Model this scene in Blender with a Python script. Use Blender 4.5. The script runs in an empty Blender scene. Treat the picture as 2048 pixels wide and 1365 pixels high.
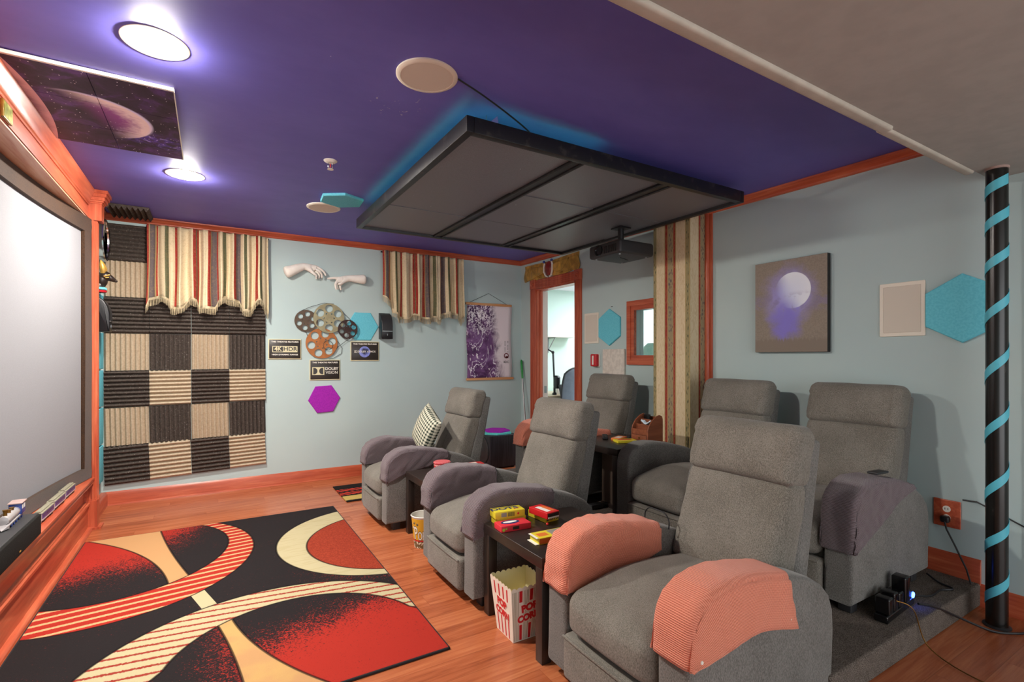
import bpy, bmesh, math, random
from mathutils import Matrix, Vector, noise
random.seed(7)
COL = bpy.context.scene.collection
PI = math.pi
def R(a): return math.radians(a)
# ---------------------------------------------------------------- materials
def lin(c):
    if isinstance(c, str):
        c = c.lstrip('#'); c = [int(c[i:i+2], 16) for i in (0, 2, 4)]
    out = []
    for v in c[:3]:
        v = v / 255.0
        out.append(v / 12.92 if v <= .04045 else ((v + .055) / 1.055) ** 2.4)
    return (out[0], out[1], out[2], 1.0)
class S:
    """a shader socket with arithmetic"""
    def __init__(s, g, k): s.g, s.k = g, k
    def m(s, op, *o):
        n = s.g.t.nodes.new('ShaderNodeMath'); n.operation = op
        for i, a in enumerate((s,) + o): s.g.put(n.inputs[i], a)
        return S(s.g, n.outputs[0])
    def __add__(s, o): return s.m('ADD', o)
    def __radd__(s, o): return s.m('ADD', o)
    def __sub__(s, o): return s.m('SUBTRACT', o)
    def __rsub__(s, o): return (s * -1) + o
    def __mul__(s, o): return s.m('MULTIPLY', o)
    def __rmul__(s, o): return s.m('MULTIPLY', o)
    def __truediv__(s, o): return s.m('DIVIDE', o)
    def lt(s, o): return s.m('LESS_THAN', o)
    def gt(s, o): return s.m('GREATER_THAN', o)
    def min(s, o): return s.m('MINIMUM', o)
    def max(s, o): return s.m('MAXIMUM', o)
    def abs(s): return s.m('ABSOLUTE')
    def sqrt(s): return s.m('SQRT')
    def sin(s): return s.m('SINE')
    def fract(s): return s.m('FRACT')
    def floor(s): return s.m('FLOOR')
    def ss(s, a, b):
        n = s.g.t.nodes.new('ShaderNodeMapRange'); n.interpolation_type = 'SMOOTHSTEP'
        s.g.put(n.inputs[0], s)
        if a <= b: v = (a, b, 0, 1)
        else: v = (b, a, 1, 0)
        for i in range(4): n.inputs[i + 1].default_value = v[i]
        return S(s.g, n.outputs[0])
class G:
    def __init__(g, name, rough=.6, metal=0., spec=.5, color=None):
        g.mat = bpy.data.materials.new(name); g.mat.use_nodes = True
        g.t = g.mat.node_tree; g.b = g.t.nodes['Principled BSDF']
        g.b.inputs['Roughness'].default_value = rough
        g.b.inputs['Metallic'].default_value = metal
        g.b.inputs['Specular IOR Level'].default_value = spec
        if color is not None:
            g.b.inputs['Base Color'].default_value = lin(color); g.mat.diffuse_color = lin(color)
    def put(g, sock, v):
        if isinstance(v, S): g.t.links.new(v.k, sock)
        elif isinstance(v, (tuple, list)): sock.default_value = v
        else: sock.default_value = v
    def coord(g, kind='Object', off=(0, 0, 0), scale=(1, 1, 1)):
        n = g.t.nodes.new('ShaderNodeTexCoord')
        m = g.t.nodes.new('ShaderNodeMapping')
        m.inputs['Location'].default_value = off; m.inputs['Scale'].default_value = scale
        g.t.links.new(n.outputs[kind], m.inputs[0])
        return S(g, m.outputs[0])
    def xyz(g, c):
        n = g.t.nodes.new('ShaderNodeSeparateXYZ'); g.put(n.inputs[0], c)
        return [S(g, n.outputs[i]) for i in range(3)]
    def vec(g, x, y, z):
        n = g.t.nodes.new('ShaderNodeCombineXYZ')
        for i, a in enumerate((x, y, z)): g.put(n.inputs[i], a)
        return S(g, n.outputs[0])
    def noise(g, c, scale, detail=2, rough=.5, dist=0):
        n = g.t.nodes.new('ShaderNodeTexNoise'); g.put(n.inputs['Vector'], c)
        n.inputs['Scale'].default_value = scale; n.inputs['Detail'].default_value = detail
        n.inputs['Roughness'].default_value = rough; n.inputs['Distortion'].default_value = dist
        return S(g, n.outputs[0])
    def voro(g, c, scale, feature='F1'):
        n = g.t.nodes.new('ShaderNodeTexVoronoi'); g.put(n.inputs['Vector'], c); n.feature = feature
        n.inputs['Scale'].default_value = scale
        return S(g, n.outputs['Distance']), S(g, n.outputs['Color'])
    def mix(g, f, a, b):
        n = g.t.nodes.new('ShaderNodeMix'); n.data_type = 'RGBA'
        g.put(n.inputs[0], f)
        for sk, v in ((n.inputs[6], a), (n.inputs[7], b)):
            if isinstance(v, S): g.t.links.new(v.k, sk)
            else: sk.default_value = lin(v)
        return S(g, n.outputs[2])
    def ramp(g, f, stops, const=False):
        n = g.t.nodes.new('ShaderNodeValToRGB'); g.put(n.inputs[0], f)
        r = n.color_ramp; r.interpolation = 'CONSTANT' if const else 'LINEAR'
        while len(r.elements) < len(stops): r.elements.new(.5)
        for e, (p, c) in zip(r.elements, stops): e.position = p
        for e, (p, c) in zip(r.elements, stops): e.position = p; e.color = lin(c)
        return S(g, n.outputs[0])
    def color(g, v): g.put(g.b.inputs['Base Color'], v if isinstance(v, S) else lin(v)); return g
    def bump(g, h, strength=.3, dist=.002):
        n = g.t.nodes.new('ShaderNodeBump'); n.inputs['Strength'].default_value = strength
        n.inputs['Distance'].default_value = dist; g.put(n.inputs['Height'], h)
        g.t.links.new(n.outputs[0], g.b.inputs['Normal']); return g
    def emit(g, c, s):
        g.b.inputs['Emission Color'].default_value = lin(c); g.b.inputs['Emission Strength'].default_value = s; return g
def plain(name, color, rough=.5, metal=0., spec=.5, var=.0, bump=0):
    g = G(name, rough, metal, spec, color)
    if var or bump:
        c = g.coord(); n = g.noise(c, 14, 3)
        if var:
            a = [max(0, int(v * (1 - var))) for v in (int(color[1:3], 16), int(color[3:5], 16), int(color[5:7], 16))]
            g.color(g.mix(n.ss(.3, .7), tuple(a), color))
        if bump: g.bump(g.noise(c, 240, 2), bump, .002)
    return g.mat
def glow(name, color, strength):
    g = G(name, .5, color=color); g.emit(color, strength); return g.mat
def wood(name, axis, c1, c2, c3, rough=.35, sc=1.0):
    g = G(name, rough)
    s = [22 * sc] * 3; s[axis] = 1.6 * sc
    c = g.coord(scale=tuple(s))
    n = g.noise(c, 1.0, 4, .6, .6)
    c2_ = g.coord(scale=tuple(v * 3.2 for v in s)); n2 = g.noise(c2_, 1.0, 2)
    g.color(g.ramp(n * .7 + n2 * .3, [(.30, c1), (.5, c2), (.68, c3)]))
    g.bump(n2, .05, .001)
    return g.mat
def fabric(name, color, dark, scale=420, rough=.95, bump=.35):
    g = G(name, rough, 0, .15)
    c = g.coord()
    w = g.noise(g.coord(scale=(1, 1, .35)), scale, 2)
    big = g.noise(c, 6, 3)
    g.color(g.mix((w * .75 + big * .25).ss(.32, .68), dark, color))
    g.bump(w, bump, .0015)
    g.b.inputs['Sheen Weight'].default_value = .15
    return g.mat
M = {}
# ---------------------------------------------------------------- mesh builder
class MB:
    def __init__(s): s.v = []; s.f = []; s.mi = []; s.uv = {}
    def add(s, vs, fs, mi=0, X=None, uvs=None):
        o = len(s.v)
        s.v += [tuple(X @ Vector(p)) if X is not None else tuple(p) for p in vs]
        for i, f in enumerate(fs):
            s.f.append([o + k for k in f]); s.mi.append(mi)
            if uvs is not None: s.uv[len(s.f) - 1] = [uvs[k] for k in f]
        return s
    def box(s, x0, x1, y0, y1, z0, z1, mi=0, X=None):
        v = [(x, y, z) for z in (z0, z1) for y in (y0, y1) for x in (x0, x1)]
        f = [(0, 2, 3, 1), (4, 5, 7, 6), (0, 1, 5, 4), (2, 6, 7, 3), (0, 4, 6, 2), (1, 3, 7, 5)]
        return s.add(v, f, mi, X)
    def soft(s, x0, x1, y0, y1, z0, z1, r=.01, k=3, n=1, puff=None, fn=None, mi=0, X=None, ex=None):
        """rounded box; n inner divisions; puff = outward swell per face (x-,x+,y-,y+,z-,z+)"""
        C = ((x0 + x1) / 2, (y0 + y1) / 2, (z0 + z1) / 2); H = ((x1 - x0) / 2, (y1 - y0) / 2, (z1 - z0) / 2)
        ns = n if isinstance(n, (tuple, list)) else (n, n, n)
        ax = []
        for a in range(3):
            h = H[a]; rr = min(r, h * .999)
            arc = [-h + rr * (1 - math.cos(PI / 2 * i / k)) * 0 + rr * i / k for i in range(k + 1)]
            L = list(arc)
            for i in range(1, ns[a]): L.append(-h + rr + (2 * h - 2 * rr) * i / ns[a])
            L += [-v for v in reversed(arc)]
            if ex and ex[a]: L += ex[a]
            L = sorted(set(round(v, 6) for v in L)); ax.append(L)
        idx = {}; vs = []
        N = [len(a) - 1 for a in ax]
        def vid(i, j, l):
            key = (i, j, l)
            if key in idx: return idx[key]
            p = [ax[0][i], ax[1][j], ax[2][l]]
            q = [max(-(H[a] - min(r, H[a] * .999)), min(H[a] - min(r, H[a] * .999), p[a])) for a in range(3)]
            d = Vector([p[a] - q[a] for a in range(3)])
            if d.length > 1e-9:
                # round the corner on the sphere of radius r
                d = d.normalized() * min(r, max(abs(p[a] - q[a]) for a in range(3)) if False else r)
                d = Vector([max(-min(r, H[a] * .999), min(min(r, H[a] * .999), d[a])) for a in range(3)])
            o = [q[a] + d[a] for a in range(3)]
            if puff:
                u = [o[a] / H[a] for a in range(3)]
                for a in range(3):
                    b, c = (a + 1) % 3, (a + 2) % 3
                    w = max(0, 1 - u[b] ** 2) * max(0, 1 - u[c] ** 2)
                    if u[a] > 0: o[a] += puff[2 * a + 1] * w * u[a]
                    else: o[a] += puff[2 * a] * w * u[a]
            P = (o[0] + C[0], o[1] + C[1], o[2] + C[2])
            if fn: P = fn(*P)
            idx[key] = len(vs); vs.append(P); return idx[key]
        fs = []
        for a in range(3):
            b, c = (a + 1) % 3, (a + 2) % 3
            for side in (0, N[a]):
                for i in range(N[b]):
                    for j in range(N[c]):
                        q = []
                        for (di, dj) in ((0, 0), (1, 0), (1, 1), (0, 1)):
                            t = [0, 0, 0]; t[a] = side; t[b] = i + di; t[c] = j + dj; q.append(vid(*t))
                        fs.append(q if side else q[::-1])
        return s.add(vs, fs, mi, X)
    def tube(s, pts, r, n=8, mi=0, X=None, cap=True):
        pts = [Vector(p) for p in pts]; vs = []; fs = []
        rr = r if isinstance(r, (list, tuple)) else [r] * len(pts)
        up = Vector((0, 0, 1)); prev = None
        for i, p in enumerate(pts):
            d = (pts[min(i + 1, len(pts) - 1)] - pts[max(i - 1, 0)]).normalized()
            if prev is None:
                a = d.cross(up)
                if a.length < .05: a = d.cross(Vector((1, 0, 0)))
                a.normalize()
            else:
                a = prev - d * prev.dot(d)
                a = a.normalized() if a.length > 1e-6 else d.orthogonal().normalized()
            prev = a; b = d.cross(a)
            for k in range(n):
                t = 2 * PI * k / n; vs.append(p + (a * math.cos(t) + b * math.sin(t)) * rr[i])
        for i in range(len(pts) - 1):
            for k in range(n):
                fs.append((i * n + k, i * n + (k + 1) % n, (i + 1) * n + (k + 1) % n, (i + 1) * n + k))
        if cap:
            fs.append(tuple(range(n))[::-1]); fs.append(tuple((len(pts) - 1) * n + k for k in range(n)))
        return s.add(vs, fs, mi, X)
    def lathe(s, prof, n=32, mi=0, X=None, sx=1, sy=1, cap=True):
        if prof[0] == prof[-1]: cap = False
        vs = []; fs = []
        for (r, z) in prof:
            for k in range(n):
                t = 2 * PI * k / n; vs.append((r * math.cos(t) * sx, r * math.sin(t) * sy, z))
        for i in range(len(prof) - 1):
            for k in range(n):
                fs.append((i * n + k, i * n + (k + 1) % n, (i + 1) * n + (k + 1) % n, (i + 1) * n + k))
        if cap and prof[0][0] > 1e-6: fs.append(tuple(range(n))[::-1])
        if cap and prof[-1][0] > 1e-6: fs.append(tuple((len(prof) - 1) * n + k for k in range(n)))
        return s.add(vs, fs, mi, X)
    def prism(s, poly, z0, z1, mi=0, X=None):
        n = len(poly)
        vs = [(x, y, z0) for x, y in poly] + [(x, y, z1) for x, y in poly]
        fs = [tuple(range(n))[::-1], tuple(range(n, 2 * n))]
        fs += [(i, (i + 1) % n, n + (i + 1) % n, n + i) for i in range(n)]
        return s.add(vs, fs, mi, X)
    def ell(s, c, r, n=16, mi=0, X=None):
        prof = [(math.sin(PI * i / n) + 1e-7 * 0, -math.cos(PI * i / n)) for i in range(n + 1)]
        Y = Matrix.Translation(c) @ Matrix.Diagonal((r[0], r[1], r[2], 1))
        if X is not None: Y = X @ Y
        prof[0] = (0.0001, -1); prof[-1] = (0.0001, 1)
        return s.lathe(prof, n + 4, mi, Y)
    def grid(s, fn, nu, nv, mi=0, X=None, uvfn=None, flip=False):
        vs = []; uv = []
        for i in range(nu + 1):
            for j in range(nv + 1):
                vs.append(fn(i / nu, j / nv)); uv.append(uvfn(i / nu, j / nv) if uvfn else (i / nu, j / nv))
        fs = []
        for i in range(nu):
            for j in range(nv):
                q = (i * (nv + 1) + j, (i + 1) * (nv + 1) + j, (i + 1) * (nv + 1) + j + 1, i * (nv + 1) + j + 1)
                fs.append(q[::-1] if flip else q)
        return s.add(vs, fs, mi, X, uv)
    def obj(s, name, mats, parent=None, loc=None, X=None, sharp=35, org=None, merge=False, smooth=True):
        me = bpy.data.meshes.new(name)
        vs = s.v
        if org is not None: vs = [(a - org[0], b - org[1], c - org[2]) for a, b, c in vs]
        me.from_pydata(vs, [], s.f); 
        if not isinstance(mats, (list, tuple)): mats = [mats]
        for m in mats: me.materials.append(m)
        me.polygons.foreach_set('material_index', s.mi)
        if s.uv:
            ul = me.uv_layers.new(name='UVMap')
            for p in me.polygons:
                u = s.uv.get(p.index)
                if u:
                    for k, li in enumerate(p.loop_indices): ul.data[li].uv = u[k]
        me.validate()
        bm = bmesh.new(); bm.from_mesh(me)
        if merge: bmesh.ops.remove_doubles(bm, verts=bm.verts, dist=1e-5)
        bmesh.ops.recalc_face_normals(bm, faces=bm.faces)
        bm.to_mesh(me); bm.free()
        if smooth:
            me.polygons.foreach_set('use_smooth', [True] * len(me.polygons)); me.set_sharp_from_angle(angle=R(sharp))
        me.update()
        o = bpy.data.objects.new(name, me); COL.objects.link(o)
        if parent: o.parent = parent
        if X is not None: o.matrix_local = X
        elif org is not None: o.location = org
        elif loc is not None: o.location = loc
        return o
def tag(o, label, cat, group=None, kind=None):
    o['label'] = label
    if cat: o['category'] = cat
    if group: o['group'] = group
    if kind: o['kind'] = kind
    return o
def thing(name, label, cat, loc=(0, 0, 0), rz=0, group=None, X=None):
    o = bpy.data.objects.new(name, None); COL.objects.link(o); o.empty_display_size = .1
    if X is not None: o.matrix_world = X
    else: o.location = loc; o.rotation_euler = (0, 0, rz)
    return tag(o, label, cat, group)
def kids(o): return [c for c in bpy.data.objects if c.parent == o]
def dup(root, loc, rz=0, label=None):
    def cp(o, par):
        c = o.copy(); COL.objects.link(c); c.parent = par
        for ch in [k for k in KIDS[o.name]]: 
            KIDS.setdefault(c.name, []); KIDS[c.name].append(cp(ch, c))
        KIDS.setdefault(c.name, [])
        return c
    KIDS = {}
    def reg(o):
        KIDS[o.name] = kids(o)
        for k in KIDS[o.name]: reg(k)
    reg(root)
    src = dict(KIDS)
    def cp2(o, par):
        c = o.copy(); COL.objects.link(c); c.parent = par
        for ch in src[o.name]: cp2(ch, c)
        return c
    r = cp2(root, None); r.location = loc; r.rotation_euler = (0, 0, rz)
    if label: r['label'] = label
    return r
def axes(o, u, v, w):
    """matrix with columns u, v, w at o"""
    m = Matrix.Identity(4)
    for i in range(3): m[i][0], m[i][1], m[i][2], m[i][3] = u[i], v[i], w[i], o[i]
    return m
def text(name, s, size, mat, parent, X, ext=.0008, align='CENTER', wide=1.0, bold=0.0, bend=None, label=None):
    cu = bpy.data.curves.new(name, 'FONT'); cu.body = s; cu.size = size; cu.extrude = ext; cu.align_x = align; cu.align_y = 'CENTER'
    cu.offset = bold; cu.resolution_u = 4
    t = bpy.data.objects.new(name + '_tmp', cu); COL.objects.link(t)
    bpy.context.view_layer.update()
    me = bpy.data.meshes.new_from_object(t.evaluated_get(bpy.context.evaluated_depsgraph_get()))
    bpy.data.objects.remove(t); bpy.data.curves.remove(cu)
    me.name = name
    for v in me.vertices:
        v.co.x *= wide
        if bend: v.co = bend(v.co)
    me.materials.clear(); me.materials.append(mat)
    o = bpy.data.objects.new(name, me); COL.objects.link(o); o.parent = parent; o.matrix_local = X
    if label: o['label'] = label
    return o
def T(x, y, z): return Matrix.Translation((x, y, z))
def shape2d(name, outer, holes, depth, mat, parent, X, bevel=0):
    """flat plate with holes (depth along local z)"""
    from mathutils.geometry import tessellate_polygon
    loops = [[Vector((p[0], p[1], 0)) for p in l] for l in [outer] + holes]
    flat = [p for l in loops for p in l]; n = len(flat)
    tri_ = tessellate_polygon(loops)
    b = MB(); vs = [(p.x, p.y, -depth / 2) for p in flat] + [(p.x, p.y, depth / 2) for p in flat]
    fs = [tuple(t_)[::-1] for t_ in tri_] + [tuple(k + n for k in t_) for t_ in tri_]
    o = 0
    for l in loops:
        m = len(l); fs += [(o + i, o + (i + 1) % m, o + (i + 1) % m + n, o + i + n) for i in range(m)]; o += m
    b.add(vs, fs); return b.obj(name, mat, parent, X=X, sharp=30)
def circ(cx, cy, r, n=40): return [(cx + r * math.cos(2 * PI * i / n), cy + r * math.sin(2 * PI * i / n)) for i in range(n)]
def hexpts(r, a0=0): return [(r * math.cos(a0 + PI / 3 * i), r * math.sin(a0 + PI / 3 * i)) for i in range(6)]
# ---------------------------------------------------------------- the place (metres; camera at x=0, y=0, z=1.32)
XL, YB = -.83, 5.68                       # left wall beyond the stage, back wall
RW0, RW1 = Vector((3.57, 5.68, 0)), Vector((3.50, .9, 0))
RD = (RW1 - RW0).normalized()             # along the right wall, towards the camera side
RN = Vector((RD.y, -RD.x, 0))             # into the room
if RN.x > 0: RN = -RN
def rw(y): return RW0.x + (RW1.x - RW0.x) * (y - RW0.y) / (RW1.y - RW0.y)
def RM(y, z, out=0):                      # frame on the right wall: x right, y up, z out
    return axes(Vector((rw(y), y, z)) + RN * out, RD, (0, 0, 1), RN)
def BM(x, z, out=0): return axes((x, YB - out, z), (1, 0, 0), (0, 0, 1), (0, -1, 0))
def LM(y, z, out=0, x=XL): return axes((x + out, y, z), (0, 1, 0), (0, 0, 1), (1, 0, 0))
def cz(x, y):                             # the basement ceiling sags a little towards the right
    return 2.6 - .015 * max(0, 5.68 - y) * min(1, max(0, (x + .85) / 4.4))
def CM(x, y, drop=0): return axes((x, y, cz(x, y) - drop), (1, 0, 0), (0, -1, 0), (0, 0, -1))
WORLD = 1.25; EXPO = 1.47; OFFICE = 9; LED = 2.3
# ---------------------------------------------------------------- materials of the place
def build_materials():
    g = G('teal wall paint', .75, 0, .3); c = g.coord()
    n = g.noise(c, 1.3, 3); g.color(g.mix(n.ss(.3, .7), '#b3c6c6', '#b9cbc9')); g.bump(g.noise(c, 160, 2), .06, .001); M['wall'] = g.mat
    g = G('pale green office paint', .8, color='#cfe6da'); M['office'] = g.mat
    g = G('midnight purple ceiling paint', .55, 0, .4); c = g.coord()
    x, y, z = g.xyz(c)
    n = g.noise(c, 1.1, 4); n2 = g.noise(g.coord(off=(3, 1, 0), scale=(1, 2, 1)), 2.6, 5, .65)
    col = g.mix((n * .6 + n2 * .4).ss(.35, .68), '#655fb8', '#716bc4')
    # scraped paint flakes near the round speaker
    dx, dy = x - .79, y - 2.44
    near = ((dx * dx) + (dy * dy)).sqrt().ss(.18, .05)
    ch = g.noise(c, 26, 3, .6, .8).ss(.66, .69)
    col = g.mix(ch * near, col, '#c8c8cf')
    d, vc = g.voro(c, 3.4)
    col = g.mix(d.lt(.006), col, '#e8e4f4')
    d, vc = g.voro(g.coord(off=(7, 3, 0)), 2.3); col = g.mix(d.lt(.0055), col, '#c23a4a')
    g.color(col); g.bump(n2, .08, .004); M['ceil'] = g.mat
    M['soffit'] = plain('soffit paint', '#aaa8a2', .75, 0, .3, .04)
    M['bead'] = plain('corner bead plastic', '#bdb5a8', .55, 0, .4, .06)
    for a, k in ((0, 'wx'), (1, 'wy'), (2, 'wz')):
        M[k] = wood('cherry stained wood ' + 'xyz'[a], a, '#993f27', '#ba573a', '#cf7450', .32)
    M['walnut'] = wood('black brown veneer', 0, '#231c18', '#2c2420', '#352c27', .34)
    M['walnutz'] = wood('black brown veneer upright', 2, '#231c18', '#2c2420', '#352c27', .34)
    M['oak'] = wood('light oak dowel', 0, '#b97f50', '#c98f5e', '#d6a272', .45)
    M['cedar'] = wood('red brown organiser wood', 0, '#6e3a24', '#854a30', '#96583a', .4)
    # laminate floor, boards along x
    g = G('orange laminate floor', .27, 0, .5); c = g.coord()
    x, y, z = g.xyz(c)
    row = (y / .125).floor(); u = x + row * .37
    bd = (u / 1.2).floor()
    off = (row * 12.989 + bd * 78.23).sin() * 437.58
    off = off.fract()
    gv = g.vec(x * 1.2 + off * 9, y * 15 + off * 31, off * 5)
    gr = g.noise(gv, 1.6, 5, .62, 1.1); fine = g.noise(g.vec(x * 3, y * 90, off), 1.5, 2)
    t = gr * .62 + fine * .2 + off * .14
    col = g.ramp(t, [(.30, '#884529'), (.45, '#a75b38'), (.58, '#b86c45'), (.72, '#c67d55')])
    jy = ((y / .125).fract() - .5).abs().gt(.488); jx = ((u / 1.2).fract() - .5).abs().gt(.4992)
    col = g.mix(jy.max(jx) * .45, col, '#6d3820')
    g.color(col); g.bump(fine, .04, .001); M['floor'] = g.mat
    g = G('grey carpet', 1.0, 0, .05); c = g.coord(); n = g.noise(c, 260, 2); n2 = g.noise(c, 30, 3)
    g.color(g.mix((n * .85 + n2 * .15).ss(.35, .66), '#463f3a', '#7c726a')); g.bump(n, .6, .006); M['carpet'] = g.mat
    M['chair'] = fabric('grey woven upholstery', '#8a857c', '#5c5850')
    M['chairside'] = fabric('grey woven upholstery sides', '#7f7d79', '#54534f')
    M['seam'] = plain('dark seam thread', '#3b3935', .9)
    M['blackplastic'] = plain('black plastic', '#17171a', .4)
    M['gloss'] = plain('gloss black plastic', '#101012', .18)
    M['graphite'] = plain('graphite plastic', '#2a2a2c', .5)
    M['white'] = plain('white plastic', '#e4e0d6', .5)
    M['ivory'] = plain('ivory plastic', '#e8e0d0', .5)
    M['ivoryg'] = plain('ivory speaker cloth', '#d8cfc0', .85)
    M['chrome'] = plain('chrome', '#d8d8da', .12, 1)
    M['steel'] = plain('brushed steel', '#a9aaac', .35, 1)
    M['gold'] = plain('gold leaf paint', '#dcab4e', .34, .3, .5, .25)
    M['goldd'] = plain('dark old gold', '#8d6426', .42, .7, .5, .25)
    M['red'] = plain('red plastic', '#c3202a', .35)
    M['darkred'] = plain('dark red enamel', '#8e2c22', .3, 0, .5, .2)
    M['blue'] = plain('cobalt blue paint', '#27418f', .4)
    M['plaster'] = plain('white plaster', '#f0e9df', .8, 0, .3, .05)
    for k, (a, b) in dict(hexblue=('#74cfe0', '#69c5d8'), hexpurple=('#a82fae', '#9a2aa4'), hexteal=('#67cfcb', '#5cc4c2')).items():
        g = G(k + ' felt', .95, 0, .1); c = g.coord(); n = g.noise(c, 90, 4)
        g.color(g.mix(n.ss(.35, .65), a, b)); g.bump(g.noise(c, 500, 2), .3, .001); M[k] = g.mat
    def foam(k, a, b, spk):
        g = G(k, .95, 0, .1); c = g.coord(); n = g.noise(c, 60, 3)
        col = g.mix(n.ss(.35, .65), a, b)
        if spk:
            d, vc = g.voro(c, 62); r = g.xyz(vc)[0]
            col = g.mix(d.lt(.13) * r.gt(.55), col, '#cfc9c0')
        g.color(col); g.bump(g.noise(c, 400, 2), .4, .001); return g.mat
    M['foamd'] = foam('charcoal brown acoustic foam', '#574e48', '#48403b', True)
    M['foaml'] = foam('beige acoustic foam', '#bfae96', '#b3a189', False)
    def waffle(k, a, b, s=150.):
        g = G(k, 1, 0, .1); c = g.coord('UV'); u, v, w = g.xyz(c)
        h = (u * (2 * PI * s)).sin() * .5 + .5; h2 = (v * (2 * PI * s * .8)).sin() * .5 + .5
        hh = h * .75 + h2 * .25
        g.color(g.mix(hh.ss(.1, .8), b, a)); g.bump(hh, .7, .004); g.b.inputs['Sheen Weight'].default_value = .2; return g.mat
    M['mauve'] = waffle('mauve grey waffle knit', '#82757a', '#584d50')
    M['salmon'] = waffle('salmon pink waffle knit', '#ee9a80', '#c66c55')
    # screen
    g = G('matt screen cloth', .9, 0, .1); c = g.coord(); g.color(g.mix(g.noise(c, 200, 2).ss(.2, .8), '#8e8e92', '#949498')); M['screen'] = g.mat
    M['velvet'] = fabric('dark brown velvet', '#47301f', '#2e2018', 300, .8)
    M['veneer'] = wood('pale arch veneer', 1, '#b86a48', '#cf9a7c', '#dcb9a2', .35)
    # cloud panel
    g = G('black speckled ceiling tile', .36, 0, .7); c = g.coord(); d, vc = g.voro(c, 9.0)
    n = g.noise(c, 300, 2); col = g.mix(n.ss(.3, .7), '#66676d', '#787980')
    col = g.mix(d.lt(.028), col, '#d9dce4'); g.color(col); g.bump(n, .5, .003); M['cloud'] = g.mat
    g = G('black painted timber', .42, 0, .5); c = g.coord(); n = g.noise(c, 18, 4)
    g.color(g.mix(n.ss(.55, .75), '#16171a', '#3a3733')); M['cloudframe'] = g.mat
    # curtain stripes along u (0..1)
    CU = [(0, 'r'), (.012, 't'), (.02, 'g'), (.062, 't'), (.07, 'r'), (.082, 'c'), (.135, 'n'), (.162, 'c'), (.208, 'r'), (.23, 'c'), (.355, 'r'), (.378, 'n'), (.386, 'r'),
          (.40, 'c'), (.475, 'r'), (.497, 't'), (.502, 'g'), (.548, 'r'), (.562, 'c'), (.598, 'n'), (.626, 'c'), (.694, 'r'), (.712, 'g'), (.752, 'c'), (.78, 'n'), (.806, 'c'), (.885, 'r'), (.905, 'c'), (.92, 'n'), (.94, 'c')]
    PAL = dict(r='#98352d', t='#b09a6a', g='#655a5a', c='#d9c7a4', n='#5f6046')
    g = G('striped brocade', .85, 0, .2); c = g.coord('UV'); u, v, w = g.xyz(c)
    col = g.ramp(u, [(p, PAL[k]) for p, k in CU], True)
    n = g.noise(g.vec(u * 34, v * 26, 0), 1.2, 3, .6, 1.5).ss(.52, .6)
    col = g.mix(n * .22, col, '#a58a5e'); g.color(col); g.bump(g.noise(g.vec(u * 400, v * 300, 0), 1, 2), .15, .001); M['brocade'] = g.mat
    M['fringe'] = plain('cream fringe', '#d9c8a6', .9, 0, .2, .2)
    # papered pilaster: u runs over the front face (0..0.67) then its near side (0.67..1)
    W = [(0, 'n'), (.05, 't'), (.058, 'c'), (.21, 't'), (.222, 'r'), (.262, 't'), (.275, 'g'), (.362, 't'), (.372, 'r'), (.405, 't'), (.418, 'c'), (.582, 't'), (.592, 'n'), (.652, 't'),
         (.665, 'c'), (.81, 't'), (.82, 'r'), (.845, 't'), (.85, 'g'), (.95, 't'), (.957, 'r'), (.975, 'n')]
    g = G('striped damask paper', .7, 0, .25); c = g.coord('UV'); u, v, w = g.xyz(c)
    col = g.ramp(u, [(p, PAL[k]) for p, k in W], True)
    d = g.noise(g.vec(u * 26, v * 9, 0), 1.3, 3, .55, 2.2).ss(.5, .58); col = g.mix(d * .3, col, '#b58f5c')
    iscol = g.ramp(u, [(p, '#ffffff' if k in 'ng' else '#000000') for p, k in W], True)
    d, vc = g.voro(g.vec(u * 30, v * 16, 0), 1.6); col = g.mix(g.xyz(iscol)[0] * d.ss(.25, .4) * .55, col, '#b7a678')
    g.color(col); M['damask'] = g.mat
    # ivory tile by the door
    g = G('oatmeal felt board', .95, 0, .1); c = g.coord(); n = g.noise(c, 30, 4); g.color(g.mix(n.ss(.4, .62), '#cfc8bd', '#ddd6cb')); M['oat'] = g.mat
    g = G('green plaid cloth', .95, 0, .1); c = g.coord(); x, y, z = g.xyz(c)
    a = ((x * 36).fract() - .5).abs().lt(.23); b = ((y * 36).fract() - .5).abs().lt(.23)
    col = g.mix(a * .5 + b * .5, '#d6d4bf', '#26332b'); g.color(col); M['plaid'] = g.mat
    M['lens'] = glow('lamp diffuser', '#fff8ee', LAMP)
    M['glass'] = plain('clear pane', '#ffffff', .05)
    g = M['glass']; t = g.node_tree; t.nodes.clear()
    o = t.nodes.new('ShaderNodeOutputMaterial'); mx = t.nodes.new('ShaderNodeMixShader'); tr = t.nodes.new('ShaderNodeBsdfTransparent'); gl = t.nodes.new('ShaderNodeBsdfGlossy')
    gl.inputs['Roughness'].default_value = .02; mx.inputs[0].default_value = .06
    t.links.new(tr.outputs[0], mx.inputs[1]); t.links.new(gl.outputs[0], mx.inputs[2]); t.links.new(mx.outputs[0], o.inputs[0])
LAMP = 420
build_materials()
# ---------------------------------------------------------------- room shell
def struct(name, mb, mats, **k):
    o = mb.obj(name, mats, **k); o['kind'] = 'structure'; return o
b = MB(); b.box(-1.6, 3.8, -3.0, 5.9, -.06, 0); tag(struct('floor', b, M['floor'], smooth=False), 'orange laminate wood floor of the whole room', 'floor')
# carpeted riser under the back row
b = MB(); b.soft(1.99, 3.50, .985, 4.62, .001, .12, .012, 3)
tag(struct('floor_riser', b, M['carpet']), 'low grey carpeted riser under the back row of recliners', 'platform')
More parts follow.
